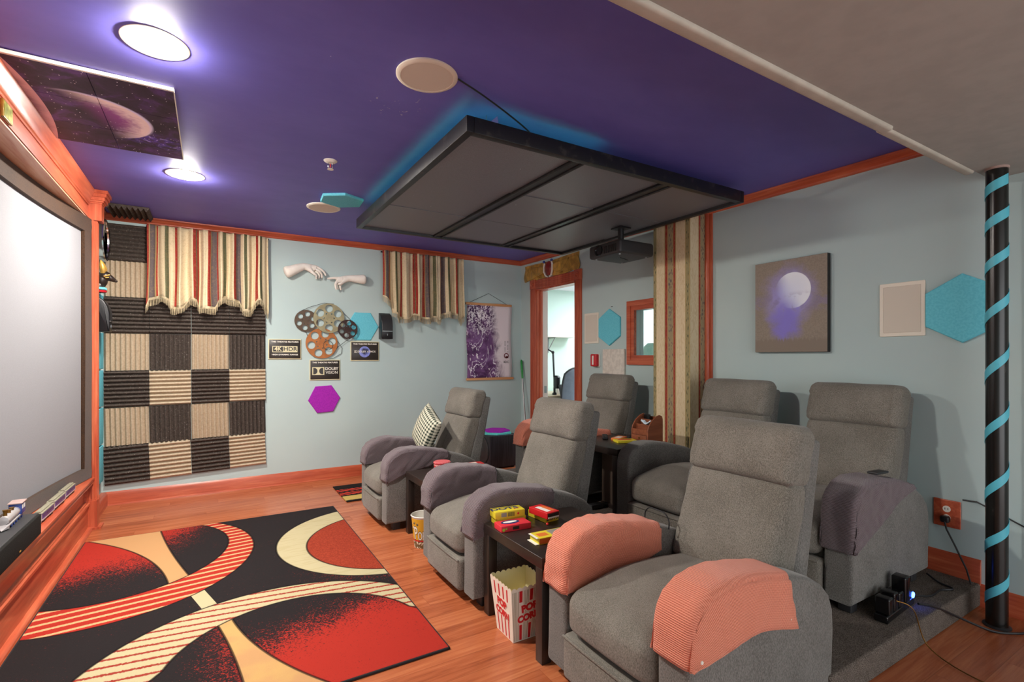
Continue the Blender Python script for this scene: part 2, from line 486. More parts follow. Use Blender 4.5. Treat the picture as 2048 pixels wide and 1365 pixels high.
# back wall
b = MB(); b.box(XL - .1, 3.75, YB, YB + .12, 0, 2.7); tag(struct('wall_back', b, M['wall'], smooth=False), 'pale teal wall behind the foam tiles and valances', 'wall')
# left wall beyond and beside the stage
b = MB(); b.box(XL - .12, XL, 5.0, YB + .02, 0, 2.7); b.box(-1.25, -1.13, -3.0, 5.0, 0, 2.7)
tag(struct('wall_left', b, M['wall'], smooth=False), 'teal wall on the screen side of the room', 'wall')
# right wall with door and window openings (s runs along the wall from the back corner)
def yat(s): return RW0.y + RD.y * s
def sof(y): return (y - RW0.y) / RD.y
DY0, DY1, DZ = 5.315, 4.475, 2.185
WY0, WY1, WZ0, WZ1 = 3.555, 3.215, 1.335, 1.782
def wallbox(mb, y0, y1, z0, z1, out0=-.12, out1=0, mi=0):
    X = axes(RW0, RD, (0, 0, 1), RN); mb.box(sof(y0), sof(y1), z0, z1, out0, out1, mi, X)
b = MB()
for y0, y1, z0, z1 in ((5.72, DY0, 0, 2.7), (DY0, DY1, DZ, 2.7), (DY1, WY0, 0, 2.7), (WY0, WY1, 0, WZ0), (WY0, WY1, WZ1, 2.7), (WY1, -3.0, 0, 2.7)): wallbox(b, y0, y1, z0, z1)
tag(struct('wall_right', b, M['wall'], smooth=False), 'pale teal wall behind the back row, with the doorway', 'wall')
# ceiling (sagging drywall) and soffit
b = MB(); b.grid(lambda u, v: (-1.3 + 4.95 * u, 5.75 - 4.85 * v, cz(-1.3 + 4.95 * u, 5.75 - 4.85 * v)), 20, 20, flip=True)
b.grid(lambda u, v: (-1.3 + 4.95 * u, 5.75 - 4.85 * v, 2.75), 1, 1)
tag(struct('ceiling', b, M['ceil']), 'dark purple painted ceiling with paint flakes and star dots', 'ceiling')
b = MB(); b.box(-1.3, 3.7, -3.0, .945, 2.25, 2.72)
tag(struct('ceiling_soffit', b, M['soffit'], smooth=False), 'grey lowered ceiling soffit over the near side of the room', 'soffit')
b = MB(); b.soft(-1.2, 2.36, .93, .977, 2.235, 2.265, .012, 3); b.soft(2.33, 3.27, .945, .985, 2.238, 2.262, .01, 3)
tag(struct('trim_1', b, M['bead']), 'pale rounded corner bead along the soffit edge', 'trim')
# mouldings
def mould(mb, p0, p1, out, prof, mi=0):
    """sweep prof [(out, dz)] from p0 to p1"""
    p0, p1, out = Vector(p0), Vector(p1), Vector(out).normalized(); n = len(prof)
    vs = [p + out * a + Vector((0, 0, dz)) for p in (p0, p1) for a, dz in prof]
    fs = [tuple(range(n)), tuple(range(n, 2 * n))[::-1]] + [(i, (i + 1) % n, n + (i + 1) % n, n + i) for i in range(n)]
    mb.add(vs, fs, mi)
CROWN = [(0, .0), (.05, .0), (.05, -.012), (.042, -.018), (.03, -.028), (.02, -.042), (.02, -.05), (.012, -.056), (0, -.056)]
BASE = [(0, 0), (.018, 0), (.018, .085), (.015, .1), (.009, .112), (.004, .118), (0, .118)]
SHOE = [(0, 0), (.032, 0), (.03, .01), (.022, .018), (.016, .02), (0, .02)]
b = MB(); mould(b, (XL, YB, 2.6), (3.6, YB, 2.6), (0, -1, 0), CROWN); tag(struct('trim_2', b, M['wx']), 'stained wood crown moulding over the valances', 'moulding')
b = MB()
pts = [5.68, 4.2, 2.72, 1.2, .95]
for a, c in zip(pts, pts[1:]): mould(b, (rw(a), a, cz(3.55, a)), (rw(c), c, cz(3.55, c)), RN, CROWN)
tag(struct('trim_3', b, M['wy']), 'stained wood crown moulding above the doorway and moon picture', 'moulding')
b = MB(); mould(b, (XL, 5.02, 2.6), (XL, YB, 2.6), (1, 0, 0), CROWN); tag(struct('trim_4', b, M['wy']), 'short crown moulding above the chrome clock', 'moulding')
b = MB(); mould(b, (XL, YB, 0), (3.6, YB, 0), (0, -1, 0), BASE); mould(b, (XL + .03, YB - .018, 0), (3.55, YB - .018, 0), (0, -1, 0), [(0, 0), (.012, 0), (.008, .012), (0, .014)])
tag(struct('baseboard_back', b, M['wx']), 'stained wood baseboard under the foam tiles', 'baseboard')
b = MB(); mould(b, (XL, 5.1, 0), (XL, YB, 0), (1, 0, 0), [(a + (.03 if a else 0), z) for a, z in BASE]); tag(struct('baseboard_left', b, M['wy']), 'stained wood baseboard beside the stage pilaster', 'baseboard')
b = MB(); mould(b, (rw(5.68), 5.68, 0), (rw(5.42), 5.42, 0), RN, BASE); mould(b, (rw(4.37), 4.37, 0), (rw(.985), .985, 0), RN, [(a, z + (.125 if z else 0)) for a, z in BASE]); mould(b, (rw(.985), .985, 0), (rw(-3), -3, 0), RN, BASE)
tag(struct('baseboard_right', b, M['wy']), 'stained wood baseboard behind the back row and post', 'baseboard')
# ---------------------------------------------------------------- stage wall with the screen
XP = -.80
def stage():
    # panelled plinth with ledge
    prof = [(-.20, 0), (0, 0), (0, .185), (.012, .19), (.012, .205), (.004, .212), (.004, .222), (-.004, .228), (-.010, .235), (-.010, .315), (.0, .322), (.012, .328), (.022, .345), (.034, .355), (.034, .372), (.030, .378), (.040, .384), (.040, .398), (-.20, .398)]
    b = MB(); mould(b, (XP, 1.2, 0), (XP, 4.94, 0), (1, 0, 0), prof)
    b.box(XP - .01, XP + .006, 4.86, 4.94, .228, .325)
    mould(b, (XP, 1.2, 0), (XP, 4.94, 0), (1, 0, 0), SHOE)
    tag(struct('trim_5', b, M['wy']), 'panelled stage front with a wooden ledge under the screen', 'stage front')
    # header: fascia, soffit veneer, crown
    b = MB(); mould(b, (XP, 1.2, 0), (XP, 4.94, 0), (1, 0, 0), [(-.30, 2.388), (0, 2.388), (0, 2.60), (-.30, 2.60)])
    mould(b, (XP, 1.2, 2.6), (XP, 4.94, 2.6), (1, 0, 0), [(0, 0), (.045, 0), (.045, -.02), (.036, -.035), (.022, -.065), (.012, -.085), (.012, -.1), (.006, -.105), (.006, -.118), (0, -.118)])
    b.box(XP - .002, XP + .004, 1.2, 4.94, 2.388, 2.395)
    tag(struct('trim_6', b, M['wy']), 'stained wood header and crown above the screen', 'header')
    # the pale veneered underside, sloping back to the screen
    b = MB(); b.grid(lambda u, v: (XP - .002 - .155 * u, 1.2 + 3.735 * v, 2.387 + .0 * u), 1, 1)
    b.box(XP - .16, XP - .002, 1.2, 4.935, 2.378, 2.3865)
    tag(struct('trim_7', b, M['veneer'], smooth=False), 'pale veneer underside of the screen header', 'trim')
    # pilasters
    for nm, ya, yb, face, lab in (('trim_8', 4.94, 5.03, 4.94, 'fluted wooden pilaster between the screen and the foam tiles'), ('trim_9', 1.2, 1.11, 1.2, 'fluted wooden pilaster at the far end of the stage')):
        s = 1 if yb > ya else -1
        b = MB(); y0, y1 = min(ya, yb), max(ya, yb)
        # shaft: flutes on the face towards the screen and on the room face
        px = [-.905, -.848, -.844, -.827, -.823, -.807, -.801, -.797, -.782, -.778, -.766, -.761, -.749, -.745]
        po = [.02, .02, .004, .0, .014, .016, .016, .004, .004, .016, .016, .004, .004, .0]
        poly = [(x, ya - s * (.0 + (.016 - o) * -1 - .016) * 1) for x, o in zip(px, po)]
        poly = [(x, ya + s * (.016 - o)) for x, o in zip(px, po)]
        poly += [(-.745, ya + s * .025), (-.751, ya + s * .03), (-.751, ya + s * .05), (-.745, ya + s * .055), (-.746, yb - s * .01), (-.752, yb), (-.905, yb)]
        b.prism(poly, .2, 2.40)
        # plinth
        b.box(-.905, -.745, y0 - (.004 if s > 0 else 0), y1 + .004, 0, .218); b.box(-.905, -.752, y0 + .004, y1 - .004, .218, .232)
        b.box(-.905, -.72, y0 - .02, y1 + .02, 0, .016)
        # capital with its own crown return
        b.box(-.905, -.718, y0 - .004, y1 + .012, 2.372, 2.50)
        for k, (o, z0, z1) in enumerate(((.004, 2.50, 2.512), (.012, 2.512, 2.524), (.022, 2.524, 2.55), (.032, 2.55, 2.575), (.042, 2.575, 2.6))):
            b.box(-.905, -.718 + o, y0 - .004 - o * .9, y1 + .012 + o, z0, z1)
        tag(struct(nm, b, M['wz'], sharp=25), lab, 'pilaster')
stage()
def scx(y): return -.955 + (y - 3.2) ** 2 / 19.4
sc = thing('projection_screen', 'large curved white projection screen in a dark velvet frame', 'screen', (scx(3.2), 3.2, .4))
ORG = Vector((scx(3.2), 3.2, .4))
b = MB(); b.grid(lambda u, v: (scx(1.58 + 3.24 * u), 1.58 + 3.24 * u, .49 + 1.775 * v), 40, 1); b.grid(lambda u, v: (scx(1.58 + 3.24 * u) - .012, 1.58 + 3.24 * u, .49 + 1.775 * v), 40, 1)
b.obj('screen_surface', M['screen'], sc, org=ORG).location = (0, 0, 0)
b = MB()
def frame_bar(y0, y1, z0, z1, n=30):
    pr = [(0, 0), (1, 0), (1, 1), (0, 1)]
    vs = []; fs = []
    for i in range(n + 1):
        y = y0 + (y1 - y0) * i / n
        for dx, dz in ((-.03, z0), (.022, z0), (.026, (z0 + z1) / 2), (.022, z1), (-.03, z1)): vs.append((scx(y) + dx, y, dz))
    for i in range(n):
        for k in range(5): fs.append((i * 5 + k, i * 5 + (k + 1) % 5, (i + 1) * 5 + (k + 1) % 5, (i + 1) * 5 + k))
    fs.append((0, 1, 2, 3, 4)); fs.append(tuple(n * 5 + k for k in (4, 3, 2, 1, 0))); b.add(vs, fs)
frame_bar(1.47, 4.93, .402, .49); frame_bar(1.47, 4.93, 2.262, 2.375); frame_bar(4.815, 4.93, .49, 2.262, 3); frame_bar(1.47, 1.585, .49, 2.262, 3)
b.obj('screen_frame', M['velvet'], sc, org=ORG).location = (0, 0, 0)
# square picture on the header
p = thing('header_picture', 'small green and gold framed picture on the wooden header', 'picture', X=LM(3.12, 2.43, .004, XP))
b = MB(); b.soft(-.06, .06, -.04, .04, 0, .012, .003, 2); b.obj('frame', M['goldd'], p)
g = G('olive foil print', .3, .3); c = g.coord(); n = g.noise(c, 30, 4); g.color(g.ramp(n, [(.3, '#5d5f16'), (.5, '#8f9130'), (.68, '#c9c777')]))
b = MB(); b.box(-.053, .053, -.034, .034, .012, .0135); b.obj('print', g.mat, p)
# ---------------------------------------------------------------- recliners
ARM = [(0.0, .06), (0.0, .30), (0.0, .42), (.002, .50), (.014, .552), (.042, .594), (.095, .624), (.16, .638), (.24, .637), (.33, .626), (.45, .604), (.57, .573), (.67, .533), (.745, .482), (.795, .425), (.82, .36), (.825, .28), (.815, .12), (.80, .06)]
ARM = [(x, z - .03 * min(1, max(0, (z - .40) / .18))) for x, z in ARM]
def dens(pts, step):
    out = []
    for a, b in zip(pts, pts[1:]):
        n = max(1, int(math.hypot(b[0] - a[0], b[1] - a[1]) / step))
        out += [(a[0] + (b[0] - a[0]) * i / n, a[1] + (b[1] - a[1]) * i / n) for i in range(n)]
    return out + [pts[-1]]
def normals2(pts):
    out = []
    for i in range(len(pts)):
        a = pts[max(0, i - 1)]; b = pts[min(len(pts) - 1, i + 1)]
        dx, dz = b[0] - a[0], b[1] - a[1]; l = math.hypot(dx, dz) or 1
        out.append((-dz / l, dx / l))          # outward for a path running up the front and over the top
    return out
def round_extrude(mb, prof, y0, y1, r, k=4, mi=0):
    n = len(prof); s = sum(prof[i][0] * prof[(i + 1) % n][1] - prof[(i + 1) % n][0] * prof[i][1] for i in range(n))
    nr = []
    for i in range(n):
        a, b = prof[i - 1], prof[(i + 1) % n]; dx, dz = b[0] - a[0], b[1] - a[1]; l = math.hypot(dx, dz) or 1
        nr.append((dz / l, -dx / l) if s > 0 else (-dz / l, dx / l))
    rings = []
    for j in range(k + 1):
        t = PI / 2 * j / k; rings.append((y0 + r * (1 - math.sin(t)), r * (1 - math.cos(t))) )
    rings = [(y0 + r * (1 - math.sin(PI / 2 * j / k)), r * (1 - math.cos(PI / 2 * j / k))) for j in range(k, -1, -1)]
    rings += [(y1 - (y - y0), d) for y, d in reversed(rings)]
    vs = [(p[0] - q[0] * d, y, p[1] - q[1] * d) for y, d in rings for p, q in zip(prof, nr)]
    m = len(rings); fs = [tuple(range(n)), tuple((m - 1) * n + i for i in range(n))[::-1]]
    for j in range(m - 1):
        for i in range(n): fs.append((j * n + i, (j + 1) * n + i, (j + 1) * n + (i + 1) % n, j * n + (i + 1) % n))
    mb.add(vs, fs, mi)
def tri(c4):
    """map unit (a across depth 0..1, b up 0..1) to x,z through four corners front-bottom, front-top, back-top, back-bottom"""
    fb, ft, bt, bb = c4
    def f(a, b):
        return ((1 - a) * (1 - b) * fb[0] + (1 - a) * b * ft[0] + a * b * bt[0] + a * (1 - b) * bb[0],
                (1 - a) * (1 - b) * fb[1] + (1 - a) * b * ft[1] + a * b * bt[1] + a * (1 - b) * bb[1])
    return f
HW, AW = .365, .13
def make_recliner(name, loc, label):
    t = thing(name, label, 'recliner', loc, 0, 'grey fabric recliners')
    ch, cs = M['chair'], M['chairside']
    b = MB(); b.soft(.05, .78, -.235, .235, .055, .34, .02, 2); b.obj('base', cs, t)
    for s in (-1, 1):
        b = MB(); round_extrude(b, ARM, s * HW - (AW if s > 0 else 0), s * HW + (0 if s > 0 else AW), .022)
        b.obj('armrest', cs, t, sharp=50)
    # seat cushion
    def seat(x, y, z):
        u = (x + .02) / .66
        top = (z - .25) / .19
        z = z + max(0, top) * (-.055 * (1 - min(1, u / .45)) ** 1.6 - .03 * max(0, u - .6)) + max(0, top) * .004 * noise.noise((x * 9, y * 9, 0))
        return (x, y, z)
    b = MB(); b.soft(-.022, .66, -.2205, .2205, .236, .45, .06, 5, (12, 10, 3), (.012, 0, 0, 0, 0, .022), seat); b.obj('seat_cushion', ch, t, sharp=60)
    b = MB(); b.soft(-.026, .05, -.229, .229, .056, .232, .022, 4, (2, 8, 5), (.01, 0, 0, 0, 0, 0)); b.obj('footrest', ch, t, sharp=60)
    b = MB(); b.tube([(-.024, -.222, .222), (-.03, -.1, .224), (-.03, .1, .224), (-.024, .222, .222)], .0055, 8); b.obj('piping', ch, kids(t)[-1])
    # back: shell, lower cushion, head cushion
    def mk(c4, hw, r, n, puff, wr=0, groove=False, sides=False, taper=0, crumple=0):
        f = tri(c4)
        def fn(x, y, z):
            if groove: x += .011 * math.exp(-(y / .007) ** 2) * (1 if x < .5 else 0)
            if sides: x += .02 * math.exp(-((abs(y) - .205) / .006) ** 2) * (1 if x < .4 else 0)
            if crumple:
                e = max(0, (abs(y) / hw - .72) / .28)
                x += crumple * math.sin(z * 46 + math.sin(y * 20) * 1.2 + (2 if y > 0 else 0)) * e * (1 if x < .6 else .3) / .14
            yy = y * (1 + taper * (z - .5)) + wr * noise.noise((x * 3, y * 8, z * 6))
            X, Z = f(x, z)
            X += wr * noise.noise((y * 7 + 3, z * 5, x)); Z += wr * .8 * noise.noise((y * 6, z * 3 + 5, 2.5))
            return (X, yy, Z)
        return fn
    def part(nm, c4, hw, dz, dx, r, n, puff, mat, **k):
        fn = mk(c4, hw, r, n, puff, **k)
        b = MB()
        # build in real size, then shape through the four corners
        b.soft(0, dx, -hw, hw, 0, dz, r, 5, n, puff, lambda x, y, z: fn(x / dx, y, z / dz), ex=(None, [-.012, -.006, -.002, .002, .006, .012] if k.get('groove') else ([s_ * v for s_ in (-1, 1) for v in (.194, .20, .205, .21, .216)] if k.get('sides') else None), None))
        return b.obj(nm, mat, t, sharp=60)
    part('back_shell', [(.73, .36), (.893, .985), (.963, .972), (.835, .33)], .25, .65, .09, .02, (2, 6, 8), (0, .004, 0, 0, 0, 0), cs, taper=-.02)
    part('back_cushion', [(.59, .415), (.745, .825), (.88, .81), (.76, .37)], .247, .46, .15, .042, (3, 14, 10), (.024, 0, .004, .004, 0, 0), ch, groove=True, wr=.004, crumple=.0011)
    part('head_cushion', [(.720, .806), (.793, 1.045), (.925, 1.03), (.875, .785)], .255, .25, .15, .042, (3, 14, 9), (.026, 0, .003, .003, .0, .004), ch, wr=.006, crumple=.0032, sides=True)
    for x in (.06, .70):
        for s in (-1, 1):
            b = MB(); b.soft(x, x + .06, s * .30 - .03, s * .30 + .03, 0, .062, .006, 2); b.obj('foot', M['graphite'], t)
    return t
RZ = .12
CH = dict(A=(1.13, 4.06, 0), B=(1.165, 2.675, 0), C=(1.215, 1.362, 0), D=(2.40, 3.565, RZ), E=(2.42, 2.246, RZ), F=(2.50, 1.510, RZ))
LB = dict(A='grey front row recliner nearest the foam tiles, plaid cushion on its seat', B='grey front row recliner between the two black side tables, mauve arm covers',
          C='grey front row recliner nearest the camera with salmon arm covers', D='grey back row recliner nearest the doorway with salmon arm covers',
          E='grey back row recliner in front of the striped pilaster, no cover on its bare arm', F='grey back row recliner under the moon picture with a mauve cover on its near arm')
rec = {}
rec['A'] = make_recliner('recliner', CH['A'], LB['A'])
for k in 'BCDEF': rec[k] = dup(rec['A'], CH[k], 0, LB[k])
# ---------------------------------------------------------------- knitted arm covers
def arm_cover(chair, side, xend, hem0, hem1, mat, label, seed=0, wrinkle=.006, drop_in=.10, flare=.0, hemmid=0.0, pins=(), rear=0.0):
    """side -1: camera side arm, +1: far arm. outer hem runs from hem0 (front, z) to hem1 (rear end, z); the inner side tucks down drop_in"""
    off = .009
    top = [p for p in dens(ARM, .012) if p[1] > hem0 - .001]
    path = []
    for p in top:
        if p[0] > xend and p[1] < .66 and p[0] > .1: break
        path.append(p)
    nr = normals2(path); path = [(p[0] + q[0] * off, p[1] + q[1] * off) for p, q in zip(path, nr)]
    n = len(path) - 1
    arc = [0]
    for a, c in zip(path, path[1:]): arc.append(arc[-1] + math.hypot(c[0] - a[0], c[1] - a[1]))
    L = arc[-1]
    yo, yi = side * (HW + off), side * (HW - AW - off)
    K = 14
    def hem(f, outer):
        x = path[0][0] + (xend + rear * 0 - path[0][0]) * f
        z0 = hem0 if outer else max(min(hem0, .40), .385); z1 = hem1 if outer else max(path[-1][1] - drop_in, .445)
        z = z0 + (z1 - z0) * f + (hemmid * math.sin(PI * f) if outer else -.012 * math.sin(PI * f)) + .006 * math.sin(f * 9 + seed)
        return x + rear * f * f, z
    rows = []; uvs = []
    for i, p in enumerate(path):
        f = arc[i] / L; row = []; ur = []
        ho, hi = hem(f, True), hem(f, False)
        rr = .022
        sec = []
        for k in range(K + 1):                      # outer hem up to the edge
            t = k / K; sec.append((ho[0] + (p[0] - ho[0]) * t, yo, ho[1] + (p[1] - ho[1]) * t, 1 - t))
        for k in range(1, 5):                       # over the rounded edge and top
            a = PI / 2 * k / 5
            sec.append((p[0] - nr[i][0] * rr * (1 - math.cos(PI / 2 - a)) * 0, yo - side * rr * (1 - math.cos(a)) , p[1], 0))
        for k in range(1, 8):
            t = k / 8; sec.append((p[0], (yo - side * rr) * (1 - t) + (yi + side * rr) * t, p[1], 0))
        for k in range(1, 5):
            a = PI / 2 * k / 5; sec.append((p[0], yi + side * rr * (1 - math.sin(a)), p[1], 0))
        for k in range(1, K + 1):
            t = k / K; sec.append((p[0] + (hi[0] - p[0]) * t, yi, p[1] + (hi[1] - p[1]) * t, t))
        v = 0
        for k, (x, y, z, h) in enumerate(sec):
            if k: v += math.dist((x, y, z), sec[k - 1][:3])
            # rounded shoulders
            e = min(abs(y - yo), abs(y - yi)); dn = 0
            if e < rr and h == 0: dn = rr * (1 - math.sqrt(max(0, 1 - ((rr - e) / rr) ** 2)))
            elif h > 0: dn = rr * max(0, 1 - 0) * max(0, 1 - h / .12) if h < .12 else 0
            x -= nr[i][0] * dn; z -= nr[i][1] * dn
            w = wrinkle * (noise.noise((x * 7 + seed, z * 16 - x * 9, y * 6 + seed)) + .5 * noise.noise((x * 18 + seed, z * 22, seed)))
            if h > 0: y += (side * min(.007, abs(w) * 1.6) + side * flare * h * h) if abs(y - yo) < abs(y - yi) else -side * min(.55 * (abs(w) * 1.6 + flare * h * h), .012 * max(0, 1 - h * 1.6) + .001)
            else:
                x += nr[i][0] * abs(w); z += nr[i][1] * abs(w)
            row.append((x, y, z)); ur.append((arc[i], v))
        rows.append(row); uvs.append(ur)
    m = len(rows[0]); b = MB()
    vs = [q for r_ in rows for q in r_]; uv = [q for r_ in uvs for q in r_]
    fs = [(i * m + k, i * m + k + 1, (i + 1) * m + k + 1, (i + 1) * m + k) for i in range(n) for k in range(m - 1)]
    b.add(vs, fs, 0, None, uv)
    o = b.obj('arm_cover', mat, None, loc=CH[chair], sharp=80)
    md = o.modifiers.new('thickness', 'SOLIDIFY'); md.thickness = .004; md.offset = 1
    tag(o, label, 'arm cover', 'waffle knit arm covers')
    for (x, z) in pins:
        p = MB(); p.ell((x, yo + side * .012, z), (.006, .004, .006), 8); p.obj('pin', M['white'], o, )
    return o
mv, sa = M['mauve'], M['salmon']
arm_cover('A', 1, .50, .40, .50, mv, 'mauve knit cover on the recliner arm next to the foam tile wall', 1, .010, .17)
arm_cover('A', -1, .50, .375, .515, mv, 'mauve knit cover on the cushioned recliner arm beside the red popcorn cup', 5, .010, .12, hemmid=.0)
arm_cover('B', 1, .47, .375, .46, mv, 'mauve knit cover on the middle front recliner arm beside the popcorn bucket', 9, .011, .17, hemmid=.0)
arm_cover('B', -1, .50, .375, .49, mv, 'mauve knit cover on the arm beside the stacked candy boxes', 12, .006, .12, .0, hemmid=-.01)
arm_cover('C', 1, .53, .375, .46, sa, 'salmon knit cover on the nearest recliner arm against the candy table', 17, .014, .15, .0)
arm_cover('C', -1, .50, .39, .385, sa, 'salmon knit cover with two white pins on the arm closest to the camera', 21, .004, .12, .014, hemmid=.035, pins=((.03, .415), (.49, .42)), rear=.03)
arm_cover('D', 1, .50, .40, .47, sa, 'salmon knit cover on the back row arm closest to the black subwoofer', 25, .012, .14)
arm_cover('D', -1, .50, .375, .45, sa, 'salmon knit cover on the back row arm beside the remote control', 29, .012, .12)
arm_cover('F', -1, .60, .30, .53, mv, 'mauve knit cover on the back row arm nearest the spiral post', 33, .008, .12, .01, hemmid=.03)
# ---------------------------------------------------------------- black side tables
def side_table(name, x, y, w, d, h, label, z0=0, leg=.05):
    t = thing(name, label, 'table', (x + d / 2, y + w / 2, z0), 0, 'black side tables')
    b = MB(); b.soft(-d / 2, d / 2, -w / 2, w / 2, h - .05, h, .003, 2); b.obj('tabletop', M['walnut'], t)
    for sx in (-1, 1):
        for sy in (-1, 1):
            b = MB(); cx, cy = sx * (d / 2 - leg / 2 - .001), sy * (w / 2 - leg / 2 - .001)
            b.soft(cx - leg / 2, cx + leg / 2, cy - leg / 2, cy + leg / 2, 0, h - .05, .003, 2); b.obj('leg', M['walnutz'], t)
    return t
TB = side_table('side_table', 1.212, 1.762, .53, .57, .46, 'black wooden side table with candy boxes, nearest the camera')
TA = dup(TB, (1.262 + .285, 3.1 + .28, 0), 0, 'black wooden side table carrying the red popcorn cup')
TC = side_table('side_table', 2.45, 2.63, .54, .55, .55, 'black side table in the back row under the wooden organiser', RZ)
t = thing('storage_box', 'dark brown storage box under the back row table', 'box', (2.86, 2.905, RZ))
b = MB(); b.soft(-.13, .10, -.205, .205, .03, .46, .004, 2); b.obj('body', plain('dark brown laminate', '#5a4c42', .5), t)
b = MB(); b.soft(-.145, .10, -.205, .205, .001, .034, .004, 2); b.obj('plinth', M['walnut'], t)
# ---------------------------------------------------------------- back wall
def ray(px, py):
    a = (px - 1024) / 1000; b = (715 - py) / 1000; th = R(31.1); return Vector((math.sin(th) + a * math.cos(th), math.cos(th) - a * math.sin(th), b))
def bw(px, py, y=5.65):                    # a point of the back wall
    r = ray(px, py); t = y / r.y; return (r.x * t, 1.32 + r.z * t)
COLX = [-.809, -.481, -.157, .16, .481]; RZ1 = [2.520, 2.184, 1.86, 1.532, 1.199, .866, .524, .173]; RZ4 = [2.52, 2.19, 1.868, 1.545, 1.205, .88, .557, .235]
def foam_mesh(w, h, vert, ridges=9, base=.014, amp=.026):
    b = MB(); n = ridges * 8; L = w if vert else h
    poly = [(-L / 2, 0)] + [(-L / 2 + L * i / n, base + amp * (.5 - .5 * math.cos(2 * PI * i / 8)) ** .8) for i in range(n + 1)] + [(L / 2, 0)]
    K = h if vert else w
    # prism axes: poly (along, out), extruded across
    if vert: X = axes((0, 0, 0), (1, 0, 0), (0, 0, 1), (0, -1, 0))
    else: X = axes((0, 0, 0), (0, 1, 0), (0, 0, 1), (1, 0, 0))
    b.prism(poly, -K / 2, K / 2, 0, X)
    return b
ROWN = ['top', 'second', 'third', 'fourth', 'fifth', 'sixth', 'bottom']; COLN = ['first', 'second', 'third', 'fourth']
fcache = {}
for r_ in range(7):
    for c_ in range(4):
        if r_ < 2 and c_ > 0: continue
        dark = (r_ in (0, 2)) or (r_ == 1 and False) or (r_ >= 3 and (r_ + c_) % 2 == 0)
        vert = r_ in (1, 3, 5)
        x0, x1 = COLX[c_], COLX[c_ + 1]; f0, f1 = c_ / 4, (c_ + 1) / 4; fm = (f0 + f1) / 2
        zt = RZ1[r_] + (RZ4[r_] - RZ1[r_]) * fm; zb = RZ1[r_ + 1] + (RZ4[r_ + 1] - RZ1[r_ + 1]) * fm
        m = M['foamd'] if dark else M['foaml']
        b = foam_mesh(x1 - x0 - .003, zt - zb - .003, vert)
        tilt = math.atan2((RZ4[r_ + 1] - RZ1[r_ + 1]) / 4, .325) * .8
        o = b.obj('foam_tile', m, X=BM((x0 + x1) / 2, (zt + zb) / 2, -.0008) @ Matrix.Rotation(tilt, 4, 'Z'), sharp=50)
        tag(o, '%s foam tile with %s ridges, %s row, %s column counted from the screen' % ('charcoal' if dark else 'beige', 'upright' if vert else 'level', ROWN[r_], COLN[c_]), 'acoustic foam', 'acoustic foam tiles on the back wall')
b = foam_mesh(.30, .36, True, 8); tag(b.obj('foam_tile', M['foamd'], X=CM(-.60, 5.44, .002), sharp=50), 'charcoal ridged foam tile stuck to the ceiling above the foam checkerboard', 'acoustic foam', 'acoustic foam tiles on the ceiling')
# blue felt tiles on the left wall beside the pilaster
for k, nm in enumerate(('lowest', 'second lowest', 'middle', 'second highest', 'highest')):
    b = MB(); b.soft(-.16, .16, -.156, .156, 0, .03, .006, 2)
    tag(b.obj('blue_wall_tile', M['hexblue'], X=LM(5.42, .40 + .325 * k, .001)), 'blue felt tile on the wall edge beside the pilaster, %s of its column' % nm, 'acoustic tile', 'blue tiles beside the pilaster')
# ---------------------------------------------------------------- valances
def valance(name, x0, x1, ztop, hemz, label, seed, pleats):
    W = x1 - x0; xc = (x0 + x1) / 2
    X = BM(xc, ztop, .045); t = thing(name, label, 'valance', X=X)
    def hem(u):
        for (a, za), (c, zc) in zip(hemz, hemz[1:]):
            if a <= u <= c:
                s_ = (u - a) / (c - a + 1e-9); s_ = s_ * s_ * (3 - 2 * s_); return za + (zc - za) * s_
        return hemz[-1][1]
    def wob(u): return u + .012 * math.sin(u * 17 + seed) + .008 * math.sin(u * 41 + seed * 2)
    def dep(u, v):
        a = .022 + .018 * v
        return .05 + .02 * v + a * math.sin(2 * PI * pleats * wob(u)) + .006 * math.sin(2 * PI * pleats * 2.3 * u + seed)
    def P(u, v, extra=0):
        H = ztop - hem(u)
        return (-W / 2 + W * u + .006 * math.sin(v * 4 + u * 30) * v, -(H + extra) * v if not extra else -H - extra, dep(u, v))
    b = MB(); b.grid(lambda u, v: P(u, v), 220, 24)
    o = b.obj('curtain_cloth', M['brocade'], t, sharp=180); md = o.modifiers.new('thick', 'SOLIDIFY'); md.thickness = .003
    b = MB(); b.tube([(-W / 2 - .01, -.012, .012), (W / 2 + .01, -.012, .012)], .009, 8); b.obj('curtain_rod', M['graphite'], t)
    # fringe: gimp band and hanging strands
    b = MB()
    b.grid(lambda u, v: (P(u, 1)[0], P(u, 1)[1] + .014 - .022 * v, dep(u, 1) + .004), 220, 2)
    n = 300
    for i in range(n):
        u = (i + .5) / n; p = P(u, 1); l = .058 + .008 * math.sin(i * 12.7) ; sw = .004 * math.sin(i * 5.1)
        z = dep(u, 1) + .003; w = W / n * .42
        b.add([(p[0] - w, p[1], z), (p[0] + w, p[1], z), (p[0] + w + sw, p[1] - l, z + .002), (p[0] - w + sw, p[1] - l, z + .002), (p[0], p[1], z + .004), (p[0] + sw, p[1] - l, z + .006)],
              [(0, 3, 5, 4), (1, 4, 5, 2), (0, 1, 2, 3)])
    b.obj('fringe', M['fringe'], t, sharp=180)
def zoomhem(pts, sc, ox, oy, x0, x1, up):
    out = []
    for x, y in pts:
        a, z = bw(ox + x * sc, oy + y * sc); out.append((min(1, max(0, (a - x0) / (x1 - x0))), z + up))
    out = sorted(out); out[0] = (0, out[0][1]); out[-1] = (1, out[-1][1]); return out
